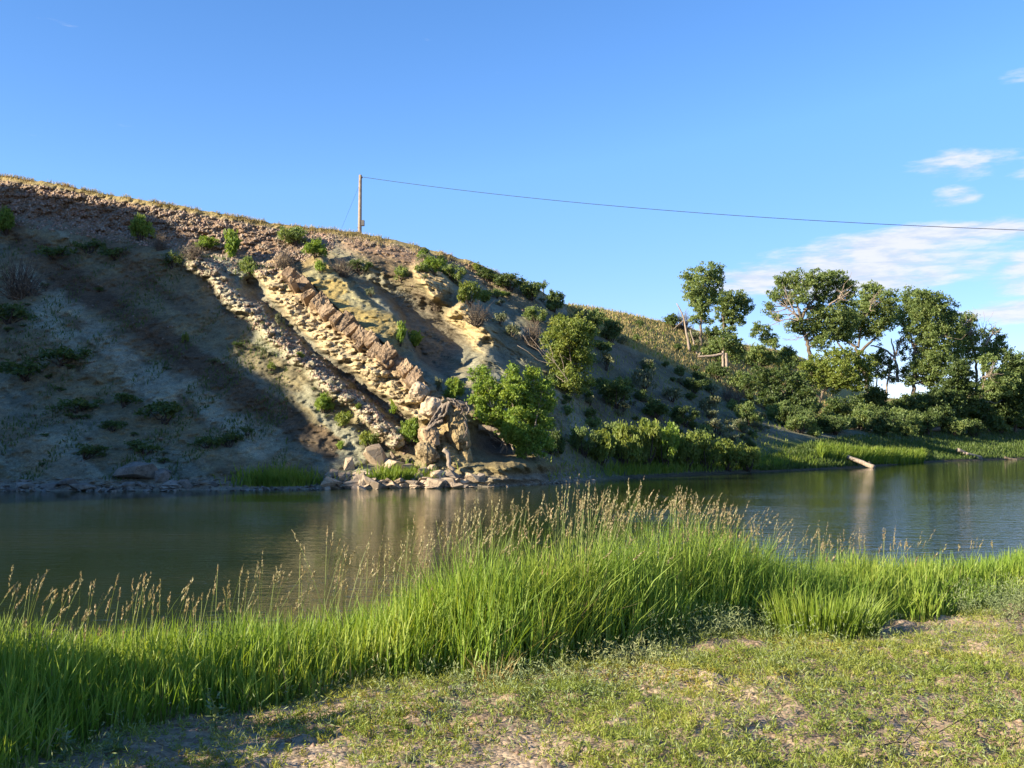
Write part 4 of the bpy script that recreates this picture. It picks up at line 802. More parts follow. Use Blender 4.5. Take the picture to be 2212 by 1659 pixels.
# ================================================================== shrubs
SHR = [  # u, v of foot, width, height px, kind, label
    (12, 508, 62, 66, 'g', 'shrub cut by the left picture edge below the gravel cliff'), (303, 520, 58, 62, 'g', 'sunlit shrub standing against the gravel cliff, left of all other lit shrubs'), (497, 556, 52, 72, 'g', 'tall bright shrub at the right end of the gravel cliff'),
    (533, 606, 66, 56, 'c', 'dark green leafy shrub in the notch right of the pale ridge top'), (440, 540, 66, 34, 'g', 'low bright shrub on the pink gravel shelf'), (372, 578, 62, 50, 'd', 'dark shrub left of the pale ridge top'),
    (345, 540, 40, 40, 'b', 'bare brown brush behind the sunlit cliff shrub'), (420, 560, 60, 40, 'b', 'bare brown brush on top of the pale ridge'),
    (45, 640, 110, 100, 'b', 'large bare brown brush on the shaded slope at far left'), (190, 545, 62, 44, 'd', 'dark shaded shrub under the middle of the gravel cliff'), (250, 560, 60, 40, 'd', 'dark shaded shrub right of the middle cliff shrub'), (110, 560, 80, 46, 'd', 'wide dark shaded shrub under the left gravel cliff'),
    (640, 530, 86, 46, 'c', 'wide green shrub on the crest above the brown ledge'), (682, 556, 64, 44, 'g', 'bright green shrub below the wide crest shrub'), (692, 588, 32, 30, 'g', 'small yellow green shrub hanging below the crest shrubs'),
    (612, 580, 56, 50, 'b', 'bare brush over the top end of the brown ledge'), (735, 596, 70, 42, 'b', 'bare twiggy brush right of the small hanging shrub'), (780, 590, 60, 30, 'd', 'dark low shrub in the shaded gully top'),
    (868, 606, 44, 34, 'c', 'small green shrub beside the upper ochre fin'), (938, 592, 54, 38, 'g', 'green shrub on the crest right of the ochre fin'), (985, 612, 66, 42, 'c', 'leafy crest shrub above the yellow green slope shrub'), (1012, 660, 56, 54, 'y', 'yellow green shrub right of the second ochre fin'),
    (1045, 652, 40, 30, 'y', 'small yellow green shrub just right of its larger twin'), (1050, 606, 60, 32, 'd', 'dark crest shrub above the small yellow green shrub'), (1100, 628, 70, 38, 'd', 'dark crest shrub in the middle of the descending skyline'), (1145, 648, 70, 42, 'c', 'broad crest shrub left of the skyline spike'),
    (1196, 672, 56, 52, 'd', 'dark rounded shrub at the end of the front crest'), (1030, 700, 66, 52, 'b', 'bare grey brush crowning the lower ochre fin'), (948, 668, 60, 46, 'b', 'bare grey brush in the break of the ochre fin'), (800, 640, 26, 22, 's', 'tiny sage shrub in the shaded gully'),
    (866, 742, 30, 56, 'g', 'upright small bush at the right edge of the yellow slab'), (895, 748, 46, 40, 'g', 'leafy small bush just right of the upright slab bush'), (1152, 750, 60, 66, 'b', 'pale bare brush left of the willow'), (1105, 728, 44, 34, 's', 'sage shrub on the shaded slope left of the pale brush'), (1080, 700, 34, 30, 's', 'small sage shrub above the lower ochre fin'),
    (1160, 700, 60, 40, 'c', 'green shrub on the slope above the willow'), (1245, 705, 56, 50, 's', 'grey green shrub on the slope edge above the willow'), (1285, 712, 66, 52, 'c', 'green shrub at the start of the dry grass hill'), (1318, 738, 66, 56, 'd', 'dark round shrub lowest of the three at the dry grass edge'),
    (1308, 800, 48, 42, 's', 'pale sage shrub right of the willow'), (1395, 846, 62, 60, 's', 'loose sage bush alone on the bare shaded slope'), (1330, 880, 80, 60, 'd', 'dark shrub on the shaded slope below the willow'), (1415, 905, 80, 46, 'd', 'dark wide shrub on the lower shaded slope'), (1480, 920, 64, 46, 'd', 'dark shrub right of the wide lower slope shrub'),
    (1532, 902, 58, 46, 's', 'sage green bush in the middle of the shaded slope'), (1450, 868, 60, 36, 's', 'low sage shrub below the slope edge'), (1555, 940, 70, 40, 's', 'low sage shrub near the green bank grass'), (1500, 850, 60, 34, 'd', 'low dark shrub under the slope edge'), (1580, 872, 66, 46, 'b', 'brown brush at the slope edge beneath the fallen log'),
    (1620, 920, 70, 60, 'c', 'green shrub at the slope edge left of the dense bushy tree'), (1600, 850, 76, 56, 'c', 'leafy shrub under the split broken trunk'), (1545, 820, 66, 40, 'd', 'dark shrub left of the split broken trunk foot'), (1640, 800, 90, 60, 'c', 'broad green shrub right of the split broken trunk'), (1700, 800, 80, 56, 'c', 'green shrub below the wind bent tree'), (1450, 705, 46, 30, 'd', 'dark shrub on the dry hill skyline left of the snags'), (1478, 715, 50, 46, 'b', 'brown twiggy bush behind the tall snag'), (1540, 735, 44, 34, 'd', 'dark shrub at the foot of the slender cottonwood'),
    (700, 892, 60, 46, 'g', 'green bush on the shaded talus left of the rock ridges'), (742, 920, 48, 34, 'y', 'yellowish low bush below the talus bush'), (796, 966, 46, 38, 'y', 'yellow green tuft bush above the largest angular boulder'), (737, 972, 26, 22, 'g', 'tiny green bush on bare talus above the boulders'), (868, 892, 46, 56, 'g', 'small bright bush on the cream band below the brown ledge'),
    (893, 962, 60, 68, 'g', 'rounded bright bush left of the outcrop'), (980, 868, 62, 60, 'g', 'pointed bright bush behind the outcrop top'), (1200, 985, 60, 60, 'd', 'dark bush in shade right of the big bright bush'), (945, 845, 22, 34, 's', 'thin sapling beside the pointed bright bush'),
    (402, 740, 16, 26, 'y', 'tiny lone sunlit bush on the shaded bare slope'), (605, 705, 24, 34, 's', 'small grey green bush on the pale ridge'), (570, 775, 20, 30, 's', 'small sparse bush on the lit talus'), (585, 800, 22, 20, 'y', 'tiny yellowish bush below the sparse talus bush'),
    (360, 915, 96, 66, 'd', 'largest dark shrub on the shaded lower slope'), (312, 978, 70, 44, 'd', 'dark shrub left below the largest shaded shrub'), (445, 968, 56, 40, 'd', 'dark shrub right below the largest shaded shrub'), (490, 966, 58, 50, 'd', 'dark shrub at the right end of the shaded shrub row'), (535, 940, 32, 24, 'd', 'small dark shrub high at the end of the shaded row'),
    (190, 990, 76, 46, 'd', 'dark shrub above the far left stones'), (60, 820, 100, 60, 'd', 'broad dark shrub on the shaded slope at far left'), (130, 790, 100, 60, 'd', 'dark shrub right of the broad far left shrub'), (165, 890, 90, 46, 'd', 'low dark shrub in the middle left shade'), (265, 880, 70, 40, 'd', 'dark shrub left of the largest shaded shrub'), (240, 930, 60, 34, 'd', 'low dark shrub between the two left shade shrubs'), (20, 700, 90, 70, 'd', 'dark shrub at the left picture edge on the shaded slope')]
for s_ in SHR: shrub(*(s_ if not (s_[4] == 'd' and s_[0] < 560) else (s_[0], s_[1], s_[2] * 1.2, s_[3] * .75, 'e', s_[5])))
shrub(1176, 640, 12, 36, 's', 'lone thin spike of a plant sticking up on the skyline', name='tall_weed', cat='plant')
THK = ['leftmost', 'second front one from the left', 'third front one from the left', 'tallest middle one', 'middle one right of the tallest', 'fourth front one from the right', 'third front one from the right', 'second front one from the right', 'rightmost and lowest', 'rear one behind the middle', 'rear one right of the middle', 'rear leftmost', 'rear one left of the middle', 'rear rightmost']
for i_, (u_, v_, wd, ht, kd) in enumerate([(1262, 985, 60, 56, 'c'), (1300, 1004, 76, 72, 'y'), (1345, 1010, 84, 86, 'y'), (1392, 1012, 88, 90, 'y'), (1440, 1014, 84, 84, 'g'), (1486, 1014, 80, 76, 'y'), (1530, 1016, 80, 70, 'y'), (1575, 1018, 72, 58, 'y'), (1615, 1018, 60, 46, 'y'), (1420, 985, 70, 60, 'c'), (1500, 985, 66, 50, 'c'), (1320, 975, 66, 56, 'c'), (1370, 975, 60, 50, 'y'), (1560, 990, 60, 40, 'c')]):
    shrub(u_, v_, wd * 1.05, ht * 1.2, kd, THK[i_] + ' of the leafy waterside thicket shrubs', 'waterside thicket shrubs', name='waterside_shrub')
sr = np.random.default_rng(88)
def scatter(n, pick, kinds, w0, w1, lab, grp, asp=(.5, .8)):
    for q_ in range(n):
        u_, v_ = pick(); wd = sr.uniform(w0, w1); shrub(u_, v_, wd, wd * sr.uniform(*asp), kinds[sr.integers(len(kinds))], lab, grp)
def pick_slope():
    u_ = sr.uniform(1180, 1650); e_ = np.interp(u_, ug, e_v); b_ = np.interp(u_, ug, cv[0]) - 30; return u_, e_ + (b_ - e_) * sr.uniform(.02, .9)
scatter(80, pick_slope, 'dcdss', 16, 44, 'small low shrub dotted over the shaded right hand slope', 'small shrubs on the right slope')
def pick_crest():
    u_ = sr.uniform(900, 1220); return u_, np.interp(u_, ug, s_v) + sr.uniform(14, 70)
scatter(26, pick_crest, 'csydg', 16, 34, 'small shrub just below the descending front crest', 'small shrubs under the crest')
def pick_dry():
    u_ = sr.uniform(1290, 1700); s_ = np.interp(u_, ug, s_v); e_ = np.interp(u_, ug, e_v); return u_, s_ + (e_ - s_) * sr.uniform(.25, 1)
scatter(24, pick_dry, 'cds', 14, 34, 'small bush on the dry grass hill', 'bushes on the dry grass hill')
def pick_grove():
    u_ = sr.uniform(1690, 2212); return u_, sr.uniform(908, 945)
scatter(60, pick_grove, 'dcdc', 40, 90, 'dark undergrowth bush beneath the grove', 'undergrowth beneath the grove')
def pick_left():
    u_ = sr.uniform(0, 560); return u_, sr.uniform(620, 1020)
scatter(22, pick_left, 'ees', 12, 34, 'little dark tuft shrub on the shaded left slope', 'tuft shrubs in the left shade', (.25, .5))
def pick_fin():
    u_ = sr.uniform(560, 860); return u_, 560 + (u_ - 560) * 1.1 + sr.uniform(60, 260)
scatter(14, pick_fin, 'sys', 10, 22, 'tiny plant rooted on the sunlit rock ridges', 'tiny plants on the rock ridges')

# ------------------------------------------------------------------ utility pole and line
pk = hit(777, 506); Yp_ = 92.0
ptop = at(778.5, 378, Yp_); pb = at(777, 503, Yp_); foot = pb + np.array([0, 0, -1.5])
pole = empty('utility_pole', foot, 'weathered wooden utility pole standing on the hill crest', 'utility pole')
n_ = 12; pp = foot + (ptop - foot) * np.linspace(0, 1, n_)[:, None]; Vt, Ft = tube(pp, np.linspace(.19, .14, n_), 12)
obj('post', mesh_np('post', Vt - foot, [Ft, np.array([list(range(len(Vt) - 12, len(Vt)))])], MATS['pole_wood'], smooth=True), pole)
def box_mesh(name, hx_, hy_, hz_, mat, bev=.02):
    bm = bmesh.new(); bmesh.ops.create_cube(bm, size=2.0)
    for v_ in bm.verts: v_.co = (v_.co.x * hx_, v_.co.y * hy_, v_.co.z * hz_)
    bmesh.ops.bevel(bm, geom=list(bm.edges), offset=bev, segments=2, affect='EDGES'); me = bpy.data.meshes.new(name); bm.to_mesh(me); bm.free(); me.materials.append(MATS[mat]); return me
bc = at(782.5, 482, Yp_); obj('equipment_box', box_mesh('equipment_box', .14, .16, .26, 'metal_box'), pole, bc - foot + np.array([.06, 0, 0]))
obj('bracket', box_mesh('bracket', .06, .05, .05, 'metal_box', .01), pole, at(773.5, 492, Yp_) - foot)
ins = ptop + np.array([.16, -.02, -.22]); Vt, Ft = tube(np.array([ins + [0, 0, -.1], ins + [0, 0, -.04], ins, ins + [0, 0, .06]]), [.03, .06, .045, .05], 10); obj('insulator', mesh_np('insulator', Vt - foot, [Ft], MATS['glass_brown'], smooth=True), pole)
g0 = ptop + np.array([-.1, 0, -1.0]); g1 = at(738, 493, Yp_ + 3); Vt, Ft = tube(np.linspace(g0, g1, 6), .009, 5); obj('guy_wire', mesh_np('guy_wire', Vt - foot, [Ft], MATS['wire_metal']), pole)
wend = at(2300, 499, 62.0); s_ = np.linspace(0, 1, 60)[:, None]; wp = ins + [0, 0, .06] + (wend - ins) * s_; 
# hanging cable, sag tuned to the span
wu, wvv = project(wp); tgt = np.interp(wu, [785, 950, 1200, 1500, 1800, 2212, 2300], [385, 404, 434, 461, 480, 497, 500]); wp[:, 2] += (wvv - tgt) / FPX * wp[:, 1]
cf = np.polyfit(s_[:, 0], wp[:, 2], 2); wp[:, 2] = np.polyval(cf, s_[:, 0])
wire_end = wp[-1]; more = wp[-1] + (wp[-1] - wp[-2]) * np.linspace(1, 12, 12)[:, None]; wp = np.concatenate([wp, more])
Vt, Ft = tube(wp, .022, 6); wo = obj('power_line', mesh_np('power_line', Vt, [Ft], MATS['wire_metal'], smooth=True)); tag(wo, 'single dark power line sagging from the pole across the sky', 'power line')

# ================================================================== grass
def blades(base, h, wd, lean, r, yaw=None, lv=(0, .35, .7, 1.0), taper=(1, .92, .62, .06)):
    n = len(base); yaw = r.uniform(0, np.pi, n) if yaw is None else yaw; sd = np.stack([np.cos(yaw), np.sin(yaw), 0 * yaw], -1)
    Vv = np.empty((n, len(lv) * 2, 3))
    for i_, (t_, k_) in enumerate(zip(lv, taper)):
        c = base.copy(); c[:, 2] += h * (t_ - .12 * t_ ** 2 * np.minimum(1, np.hypot(lean[:, 0], lean[:, 1]) * 1.5)); c[:, :2] += lean * (h * t_ ** 1.9)[:, None]
        o_ = sd * (wd * .5 * k_)[:, None]; Vv[:, i_ * 2] = c - o_; Vv[:, i_ * 2 + 1] = c + o_
    m_ = len(lv) * 2; q_ = np.arange(0, m_ - 2, 2); f_ = np.stack([q_, q_ + 1, q_ + 3, q_ + 2], -1)
    Ff = (f_[None] + (np.arange(n) * m_)[:, None, None]).reshape(-1, 4); return Vv.reshape(-1, 3), Ff
def stuff(name, Vv, Ff, mat): return tag(obj(name, mesh_np(name, Vv, [Ff], MATS[mat])), kind='stuff')
gr = np.random.default_rng(5)
# front border of the tall grass in the picture, and the height of its leafy canopy
FRONT_U = [-500, 0, 130, 330, 600, 850, 1080, 1380, 1640, 1700, 1850, 1950, 2212, 2700]
FRONT_V = [1800, 1700, 1640, 1585, 1535, 1505, 1470, 1425, 1372, 1385, 1365, 1335, 1310, 1290]
def ground_at(u, v):
    u = np.asarray(u, float); v = np.asarray(v, float); Yg = -(CAMZ - .93) / slope_of(v)
    for q_ in range(4): p_ = at(u, v, Yg); Yg = -(CAMZ - bank_z(p_[..., 0], p_[..., 1], False)) / slope_of(v)
    return at(u, v, Yg)
fp = ground_at(np.array(FRONT_U), np.minimum(np.array(FRONT_V), 1900)); fang = fp[:, 0] / fp[:, 1]
def front_y(x, y): return np.interp(x / y, fang, fp[:, 1])                     # distance at which the tall grass starts, along that line of sight
def canopy(u): return np.interp(u, [-500, 0, 250, 450, 620, 800, 900, 1000, 1200, 1450, 1620, 1700, 1900, 2212, 2700], [.42, .46, .40, .42, .46, .52, .66, .80, .86, .82, .72, .50, .46, .42, .42])
def sample_grass(n, x0, x1, y0, y1, r):
    x = r.uniform(x0, x1, n); y = r.uniform(y0, y1, n); u, _ = project(np.stack([x, y, 0 * x + 1.2], -1)); fy = front_y(x, y) + fbm(np.stack([x, y], -1), 1.1, 3, 71) * .35
    keep = (y > fy) & (y < shore(x) + .25) & (x > -8) & (x < 14); return x[keep], y[keep], u[keep], (y - fy)[keep]
x, y, u, dfr = sample_grass(420000, -7.5, 13, 4, 18, gr)
near = gr.uniform(0, 1, len(x)) < np.clip(1.25 - (y - 6) * .085, .3, 1); x, y, u, dfr = x[near], y[near], u[near], dfr[near]
if len(x) > 135000: x, y, u, dfr = x[:135000], y[:135000], u[:135000], dfr[:135000]
print('blades', len(x))
clump = fbm(np.stack([x, y], -1), 1.6, 3, 15); H = canopy(u) * (1 + .28 * clump) * gr.uniform(.62, 1.12, len(x)) * (.55 + .45 * sstep(0, .55, dfr)) * (.75 + .25 * sstep(.0, 1.2, shore(x) - y))
ldir = fbm(np.stack([x, y], -1), .8, 2, 25) * 2.2 + .2; la = np.clip(np.abs(gr.normal(.2, .28, len(x))), .02, 1.0); th = ldir + gr.normal(0, 1.7, len(x)); lean = np.stack([np.cos(th), np.sin(th) * .8], -1) * la[:, None]
base = np.stack([x, y, bank_z(x, y) - .02], -1)
bw = gr.uniform(.007, .0155, len(x)) * (1 + .07 * np.clip(y - 6, 0, 12)); nr_ = y < 8.4; Va, Fa = blades(base[nr_], H[nr_], bw[nr_], lean[nr_], gr); Vb, Fb = blades(base[~nr_], H[~nr_], bw[~nr_], lean[~nr_], gr, lv=(0, .5, 1), taper=(1, .85, .06)); Vv = np.concatenate([Va, Vb]); Ff = np.concatenate([Fa, Fb + len(Va)]); stuff('tall_grass', Vv, Ff, 'grass_tall')
# dry blades low in the clumps
sel = gr.uniform(0, 1, len(x)) < .085; Vv, Ff = blades(base[sel], H[sel] * gr.uniform(.4, .95, sel.sum()), gr.uniform(.005, .01, sel.sum()), lean[sel] * 1.5, gr); stuff('dry_grass_blades', Vv, Ff, 'grass_dry')
# flowering stalks with seed heads
def stalks(n, x, y, Hs, r, lean_x=.16):
    base = np.stack([x, y, bank_z(x, y) - .02], -1); n = len(x); th = r.normal(0.1, .9, n); la = np.abs(r.normal(lean_x, .2, n)); lean = np.stack([np.cos(th), np.sin(th) * .7], -1) * la[:, None]
    lv = (0, .3, .6, .85, 1.0); Vv, Ff = blades(base, Hs, r.uniform(.0032, .0048, n) * (1 + .08 * np.clip(y - 6, 0, 12)), lean, r, lv=lv, taper=(1, .9, .8, .7, .5))
    def along(t_):
        c = base.copy(); c[:, 2] += Hs * (t_ - .12 * t_ ** 2 * np.minimum(1, np.hypot(lean[:, 0], lean[:, 1]) * 1.5)); c[:, :2] += lean * (Hs * t_ ** 1.9)[:, None]; return c
    tip = along(1.0); low = along(.93); ax = tip - low; ax /= np.linalg.norm(ax, axis=1)[:, None]; L = r.uniform(.08, .20, n) * np.clip(Hs, .6, 1.1)
    hv, hf, o_ = [], [], 0                                             # each head: a core spindle and small spikelets
    sp = r.uniform(.55, 1.4, n)
    for q_ in range(22):
        s_ = r.uniform(0, 1, n); a_ = r.normal(size=(n, 3)); a_ /= np.linalg.norm(a_, axis=1)[:, None]; wdt = .0052 * sp * np.sin(np.pi * np.clip(s_ * .8 + .15, 0, 1)) * (1 + .05 * np.clip(y - 6, 0, 10))
        c = low + ax * (s_ * L)[:, None] + a_ * wdt[:, None] * .6; d_ = ax * .95 + a_ * .28; d_ /= np.linalg.norm(d_, axis=1)[:, None]; b_ = np.cross(d_, r.normal(size=(n, 3))); b_ /= np.linalg.norm(b_, axis=1)[:, None]
        ln = r.uniform(.014, .026, n)[:, None]; ww = (wdt * .55 + .0012)[:, None]; qv = np.stack([c, c + d_ * ln * .5 - b_ * ww, c + d_ * ln, c + d_ * ln * .5 + b_ * ww], 1); hv.append(qv.reshape(-1, 3)); hf.append(np.arange(4 * n).reshape(-1, 4) + o_); o_ += 4 * n
    return Vv, Ff, np.concatenate(hv), np.concatenate(hf)
SX, SY, SH = [], [], []
def add_stalks(n, u0, u1, top0, top1, back0, back1, seed):
    """n stalks whose heads reach the picture heights top0..top1 (linear in u)"""
    r = np.random.default_rng(seed); u_ = r.uniform(u0, u1, n); k_ = (u_ - CX) / FPX; fy = np.interp(k_, fang, fp[:, 1]); y_ = fy + r.uniform(back0, back1, n); x_ = k_ * y_
    over = y_ > shore(x_); y_ = np.where(over, fy + r.uniform(min(back0, .6), 1.2, n), y_); x_ = k_ * y_
    tv = np.interp(u_, [u0, u1], [top0, top1]) + r.exponential(66, n); zt = CAMZ + slope_of(tv) * y_; hh = zt - bank_z(x_, y_, False); ok = (hh > .35) & (hh < 1.75); SX.extend(x_[ok]); SY.extend(y_[ok]); SH.extend(hh[ok] * 1.02)
add_stalks(46, -60, 170, 1235, 1250, .8, 2.0, 1); add_stalks(60, 160, 460, 1245, 1260, .8, 2.2, 2); add_stalks(40, 470, 620, 1190, 1230, .8, 2.2, 3); add_stalks(14, 640, 740, 1170, 1160, .8, 2.2, 4); add_stalks(30, 620, 850, 1230, 1200, .8, 2.4, 14)
add_stalks(85, 800, 1010, 1150, 1110, .6, 2.4, 5); add_stalks(185, 960, 1300, 1105, 1075, .4, 2.4, 6); add_stalks(170, 1200, 1480, 1060, 1070, .4, 2.4, 7); add_stalks(130, 1430, 1640, 1080, 1110, .5, 2.6, 8); add_stalks(50, 1600, 1780, 1130, 1150, 1.0, 4.0, 9); add_stalks(60, 1700, 1960, 1150, 1145, 2.0, 5.0, 10); add_stalks(40, 1900, 2250, 1160, 1170, 2.0, 6.0, 11); add_stalks(4, 700, 720, 1145, 1150, 1.0, 2.0, 12)
sx, sy, shh = np.array(SX), np.array(SY), np.array(SH); a_, b_, c_, d_ = stalks(len(sx), sx, sy, shh, np.random.default_rng(31))
stuff('grass_stalks', a_, b_, 'grass_stem'); stuff('grass_seed_heads', c_, d_, 'grass_head'); print('stalks', len(sx))
# the paler broad bladed clump at the right
cpt = ground_at(1800, 1392); r = np.random.default_rng(61); n_ = 800; ang = r.uniform(0, 6.28, n_); rd = np.sqrt(r.uniform(0, 1, n_)) * .43; bx_ = cpt[0] + np.cos(ang) * rd * 1.05; by_ = cpt[1] + .3 + np.sin(ang) * rd * .7
cb = np.stack([bx_, by_, bank_z(bx_, by_) - .02], -1); ln = np.stack([np.cos(ang), np.sin(ang)], -1) * (rd / .43 * .38 + .08)[:, None] * r.uniform(.2, 1.5, n_)[:, None]
Vv, Ff = blades(cb, r.uniform(.16, .42, n_), r.uniform(.009, .016, n_), ln, r); go = obj('grass_clump', mesh_np('grass_clump', Vv, [Ff], MATS['grass_bank'])); tag(go, 'pale bright green grass clump with broad blades in front of the tall grass', 'grass clump')
# straw coloured dead tuft at the front of the tall grass
cpt = ground_at(1065, 1480); n_ = 90; ang = r.uniform(0, 6.28, n_); rd = np.sqrt(r.uniform(0, 1, n_)) * .12; bx_ = cpt[0] + np.cos(ang) * rd * .9; by_ = cpt[1] + np.sin(ang) * rd; cb = np.stack([bx_, by_, bank_z(bx_, by_) - .02], -1)
Vv, Ff = blades(cb, r.uniform(.08, .30, n_), r.uniform(.006, .011, n_), np.stack([np.cos(ang), np.sin(ang)], -1) * r.uniform(.1, .8, n_)[:, None], r); go = obj('straw_tuft', mesh_np('straw_tuft', Vv, [Ff], MATS['grass_dry'])); tag(go, 'dead straw coloured grass tuft at the front of the tall grass', 'grass tuft')

# ------------------------------------------------------------------ low weeds on the open ground
def weeds(name, n, mat, hgt, leafl, leafw, per, seed, pf, spread=.6):
    """each weed: a few stems carrying small narrow leaves"""
    r = np.random.default_rng(seed); x = r.uniform(-5.5, 9, n); y = r.uniform(2.6, 11.5, n); fy = front_y(x, y); d_ = y - fy; dens = pf(x, y, d_); k_ = (r.uniform(0, 1, n) < dens) & (d_ < .45) & (np.abs(x) < y * .58 + .6) & (y > 3.2); x, y = x[k_], y[k_]; n = len(x)
    b = np.stack([x, y, bank_z(x, y) - .01], -1); Hh = r.uniform(.45, 1.2, n) * hgt; tilt = r.normal(0, .35, (n, 2)); cs, ss = [], []
    i_ = np.repeat(np.arange(n), per); t_ = r.uniform(.05, 1, n * per) ** .8; c = b[i_].copy(); c[:, 2] += Hh[i_] * t_; c[:, :2] += tilt[i_] * (Hh[i_] * t_)[:, None] + r.normal(0, spread * hgt * .35, (n * per, 2)) * (.4 + .6 * t_)[:, None]
    az_ = r.uniform(0, 6.28, n * per); e_ = r.uniform(-.1, 1.3, n * per); a_ = np.stack([np.cos(az_) * np.cos(e_), np.sin(az_) * np.cos(e_), np.sin(e_)], -1); bb = np.cross(a_, r.normal(size=a_.shape)); bb /= np.linalg.norm(bb, axis=1)[:, None]
    ll = (leafl * r.uniform(.6, 1.4, n * per))[:, None]; ww = leafw * .5; Vv = np.stack([c, c + a_ * ll * .45 - bb * ww, c + a_ * ll, c + a_ * ll * .45 + bb * ww], 1).reshape(-1, 3)
    print(name, n, n * per); return stuff(name, Vv, np.arange(len(Vv)).reshape(-1, 4), mat)
def patchy(scale, seed, lo, hi): return lambda x, y, d: sstep(lo, hi, fbm(np.stack([x, y], -1), scale, 4, seed, .55))
bare = lambda x, y: sstep(-.30, .04, fbm(np.stack([x * .8 + y * .25, y * 1.5 - .5 * x], -1), .95, 4, 72, .55) + .14 + .12 * sstep(1, -1.5, x))     # bare gravel patches stay open
weeds('grey_green_weeds', 90000, 'weed_grey', .17, .030, .006, 15, 81, lambda x, y, d: bare(x, y) * (.05 + .6 * sstep(-1.6, -.1, d) * sstep(-.3, 2.5, x + 1.0) * sstep(-.25, .2, fbm(np.stack([x, y], -1), 1.1, 3, 79))))
weeds('tall_grey_weeds', 60000, 'weed_grey', .24, .034, .0055, 24, 86, lambda x, y, d: .42 * sstep(-1.1, -.25, d) * sstep(-.6, 1.2, x) * sstep(-.15, .25, fbm(np.stack([x, y], -1), 1.4, 3, 74)), .34)
weeds('green_weeds', 64000, 'weed_green', .055, .024, .006, 16, 82, lambda x, y, d: bare(x, y) * (.16 + .75 * sstep(-.05, .3, fbm(np.stack([x, y], -1), .8, 4, 75))))
weeds('golden_weeds', 40000, 'weed_gold', .045, .02, .007, 11, 83, lambda x, y, d: bare(x, y) * .85 * sstep(-.02, .3, fbm(np.stack([x, y], -1), .9, 3, 76) + .12 * (x > 1)))
weeds('short_grass', 60000, 'weed_green', .05, .055, .0042, 8, 84, lambda x, y, d: (.04 + .75 * bare(x, y) * sstep(-.35, .15, fbm(np.stack([x, y], -1), 1.3, 4, 78))), .4)
weeds('dry_litter', 26000, 'grass_dry', .018, .05, .003, 5, 85, lambda x, y, d: .35 + 0 * x, 1.6)
# pebbles
r = np.random.default_rng(91); n_ = 9000; x = r.uniform(-5, 9, n_); y = r.uniform(3, 11, n_); k_ = (y < front_y(x, y) + .1) & (np.abs(x) < y * .58 + .4); x, y = x[k_], y[k_]; n_ = len(x)
c = np.stack([x, y, bank_z(x, y)], -1); sz = .004 + .022 * r.uniform(0, 1, n_) ** 4; base6 = np.array([[1, 0, 0], [-1, 0, 0], [0, 1, 0], [0, -1, 0], [0, 0, .7], [0, 0, -.6]]); tri = np.array([[0, 2, 4], [2, 1, 4], [1, 3, 4], [3, 0, 4], [2, 0, 5], [1, 2, 5], [3, 1, 5], [0, 3, 5]])
q_ = base6[None] * r.uniform(.7, 1.3, (n_, 6, 1)) * sz[:, None, None]; th = r.uniform(0, 6.28, n_); cs, sn = np.cos(th)[:, None], np.sin(th)[:, None]; Vv = np.stack([q_[..., 0] * cs - q_[..., 1] * sn, q_[..., 0] * sn + q_[..., 1] * cs, q_[..., 2]], -1) + c[:, None]
tag(obj('pebbles', mesh_np('pebbles', Vv.reshape(-1, 3), [(tri[None] + np.arange(n_)[:, None, None] * 6).reshape(-1, 3)], MATS['gravel_mix'])), kind='stuff')
NST = [(1000, 1502, 34, 'bluish grey stone at the foot of the tall grass, right of the straw tuft'), (975, 1512, 24, 'dark grey stone half hidden by weeds left of the bluish stone'), (2068, 1348, 30, 'pale stone at the far end of the right hand track'), (2030, 1352, 20, 'small pale stone left of the pale track stone'), (2190, 1318, 34, 'large pale stone at the right picture edge by the grass'), (2120, 1350, 18, 'small tan stone between the two pale track stones'),
       (2135, 1450, 28, 'rounded tan stone on the bare track at right'), (1780, 1470, 30, 'tan lump of earth on the open ground below the pale clump'), (1430, 1520, 22, 'small brown stone on bare gravel in the middle ground'), (640, 1545, 22, 'flat pale stone in the bare patch before the tall grass'), (1270, 1640, 26, 'dark stone near the bottom edge right of centre')]
PEB = [hull_mesh(450 + i, 'rock_pebble', .3, 16) for i in range(4)]
for i_, (u_, v_, s_, lab) in enumerate(NST):
    g = ground_at(u_, v_); sz = s_ / FPX * g[1] * .5; o = obj('stone', PEB[i_ % 4], None, (g[0], g[1], bank_z(g[0], g[1]) + sz * .3)); o.scale = (sz * 1.2, sz * .9, sz * .72); o.rotation_euler = (0, .1, i_ * 1.3); tag(o, lab, 'stone'); put_material(o, 'rock_grey' if i_ < 2 else 'rock_pebble')
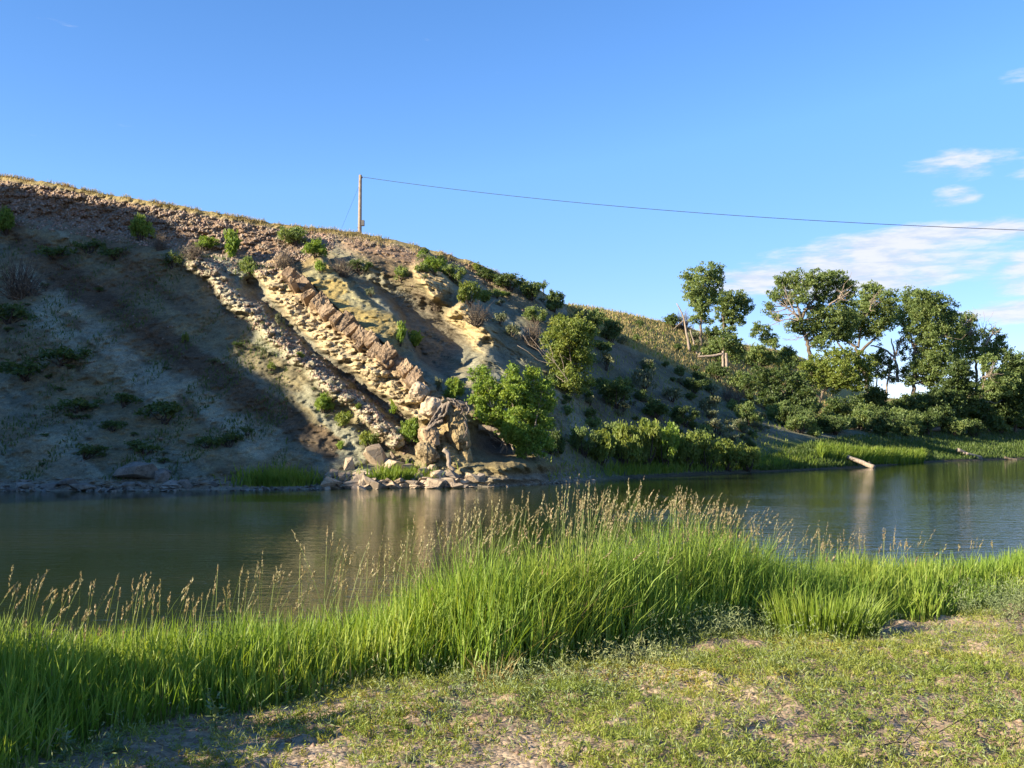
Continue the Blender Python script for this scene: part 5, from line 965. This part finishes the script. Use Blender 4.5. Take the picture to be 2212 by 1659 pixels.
# pale woolly weed spike and a few curling stems
def plant(name, label, u_, v_, ht, leafm, seed, per=60, wide=.06, ll=.07):
    g = ground_at(u_, v_); r = np.random.default_rng(seed); root = empty(name, (g[0], g[1], bank_z(g[0], g[1]) - .01), label, 'plant'); p_ = wiggle((0, 0, 0), (r.normal(0, .03), 0, ht), 8, .04, seed); Vt, Ft = tube(p_, np.linspace(.006, .003, 8), 5); obj('stem', mesh_np('stem', Vt, [Ft], MATS['grass_stem']), root)
    t_ = r.uniform(.02, 1, per); c = np.stack([np.interp(t_, np.linspace(0, 1, 8), p_[:, a]) for a in range(3)], -1) + r.normal(0, wide * .2, (per, 3)); az_ = r.uniform(0, 6.28, per); e_ = r.uniform(-.2, .9, per); a_ = np.stack([np.cos(az_) * np.cos(e_), np.sin(az_) * np.cos(e_), np.sin(e_)], -1); b_ = np.cross(a_, [0, 0, 1.]); b_ /= np.linalg.norm(b_, axis=1)[:, None]; L_ = (ll * (1.2 - .8 * t_))[:, None]
    Vv = np.stack([c, c + a_ * L_ * .5 - b_ * L_ * .2, c + a_ * L_, c + a_ * L_ * .5 + b_ * L_ * .2], 1).reshape(-1, 3); obj('leaves', mesh_np('leaves', Vv, [np.arange(len(Vv)).reshape(-1, 4)], MATS[leafm]), root)
plant('weed_spike', 'pale woolly weed spike standing before the tall grass right of centre', 1368, 1455, .24, 'leaf_sage', 3); plant('weed_spike', 'grey curling weed at the bottom left corner', 140, 1650, .16, 'weed_grey', 4, 40); plant('weed_spike', 'small grey weed with drooping top right of the curling weed', 250, 1640, .12, 'weed_grey', 5, 40)
plant('yellow_weed', 'small yellow flowering weed in the tall grass at the left edge', 32, 1500, .30, 'weed_gold', 6, 50); plant('weed_spike', 'upright leafy weed at the front of the tall grass left of centre', 470, 1590, .22, 'weed_grey', 8, 50)
r = np.random.default_rng(97); g = ground_at(1900, 1620); g2 = ground_at(2120, 1545); pth = wiggle(g + [0, 0, .02], g2 + [0, 0, .03], 9, .03, 4); Vt, Ft = tube(pth, np.linspace(.0035, .002, 9), 6); tag(obj('twig', mesh_np('twig', Vt, [Ft], MATS['bark_dark'])), 'thin dark twig lying on the weeds at the lower right', 'twig')

# ------------------------------------------------------------------ grass on the far side
leafmat('grass_shade', (.06, .10, .018), (.09, .15, .025), (.13, .19, .04), .3)  # far bank grass, shade of the bank put into its darker colour
def far_grass(name, n, pick, h0, h1, wd, mat, seed):
    r = np.random.default_rng(seed); u_, v_ = pick(r, n); c = hits(u_, v_); n = len(c); Hh = r.uniform(h0, h1, n); th = r.uniform(0, 6.28, n); la = np.abs(r.normal(.3, .2, n))
    Vv, Ff = blades(c - [0, 0, .04], Hh, r.uniform(.6, 1.3, n) * wd, np.stack([np.cos(th), np.sin(th)], -1) * la[:, None], r, lv=(0, .55, 1), taper=(1, .8, .1)); return stuff(name, Vv, Ff, mat)
def pk_top(r, n):
    u_ = r.uniform(-30, 1230, n); k_ = fbm(np.stack([u_, 0 * u_], -1), 1 / 28., 3, 5) + r.uniform(-.3, .3, n) > -.05; u_ = u_[k_]; n = len(u_); return u_, np.interp(u_, ug, s_v) + np.abs(r.normal(0, 4.5, n)) * np.interp(u_, [0, 500, 800, 1200], [.5, 1, 2.2, 3])
far_grass('crest_dry_grass', 14000, pk_top, .06, .36, .035, 'grass_dry', 1)
def pk_dry(r, n):
    u_ = r.uniform(1225, 1800, n); s_ = np.interp(u_, ug, s_v); e_ = np.interp(u_, ug, e_v); return u_, s_ + (e_ - s_) * r.uniform(0, 1, n)
far_grass('dry_hill_grass', 17000, pk_dry, .18, .5, .09, 'grass_dry', 2); far_grass('green_hill_grass', 2500, pk_dry, .2, .5, .10, 'grass_bank', 3)
def pk_bench(r, n):
    u_ = r.uniform(1640, 2230, n); w_ = np.interp(u_, ug, cv[0]); t_ = np.interp(u_, [1640, 1760, 1850, 2000, 2212], [1000, 958, 945, 935, 935]); return u_, w_ - 3 - (w_ - t_) * r.uniform(0, 1, n)
far_grass('far_bank_grass', 26000, pk_bench, .12, .5, .08, 'grass_shade', 4)
def pk_bright(r, n):
    u_ = np.clip(r.normal(1880, 65, n), 1770, 1990); return u_, np.interp(u_, [1770, 1850, 1990], [975, 985, 985]) + r.uniform(0, 18, n)
far_grass('tall_waterside_grass', 7000, pk_bright, .5, 1.15, .08, 'grass_bank', 5)
def pk_sl(r, n):
    u_ = r.uniform(1180, 1700, n); e_ = np.interp(u_, ug, e_v); w_ = np.interp(u_, ug, cv[0]); f_ = r.uniform(0, 1, n) ** .7; return u_, e_ + (w_ - 4 - e_) * f_
far_grass('slope_grass', 4000, pk_sl, .12, .4, .07, 'weed_green', 6)
def pk_wat(r, n):
    k_ = r.integers(0, 4, n); u_ = np.array([860, 600, 1420, 1640])[k_] + r.normal(0, 1, n) * np.array([34, 40, 60, 60])[k_]; return u_, np.interp(u_, ug, cv[0]) - 6 - np.abs(r.normal(0, 12, n))
far_grass('waterside_grass', 6500, pk_wat, .25, .75, .06, 'grass_bank', 7)
def pk_left(r, n):
    u_ = r.uniform(-20, 620, n); v_ = r.uniform(520, 1040, n); k_ = fbm(np.stack([(u_ + v_ * 1.15) / 100, (v_ - u_) / 500], -1), 1.6, 3, 13) > .12; u_, v_ = u_[k_], v_[k_]; return u_, np.maximum(v_, np.interp(u_, ug, s_v) + 100)
far_grass('shaded_slope_tufts', 14000, pk_left, .08, .32, .07, 'leaf_dark', 8)
# unseen bush added past the left picture edge to shade the corner grass
wb = empty('shade_bush', (-4.7, 4.15, bank_z(-4.7, 4.15)), 'unseen bush added beyond the left picture edge to shade the corner grass', 'bush'); wb.scale = (1.4, 1.2, 1.65)
f_ = obj('foliage', SH_F[1][0], wb); put_material(f_, 'leaf_cottonwood'); obj('stems', SH_F[1][1], wb)
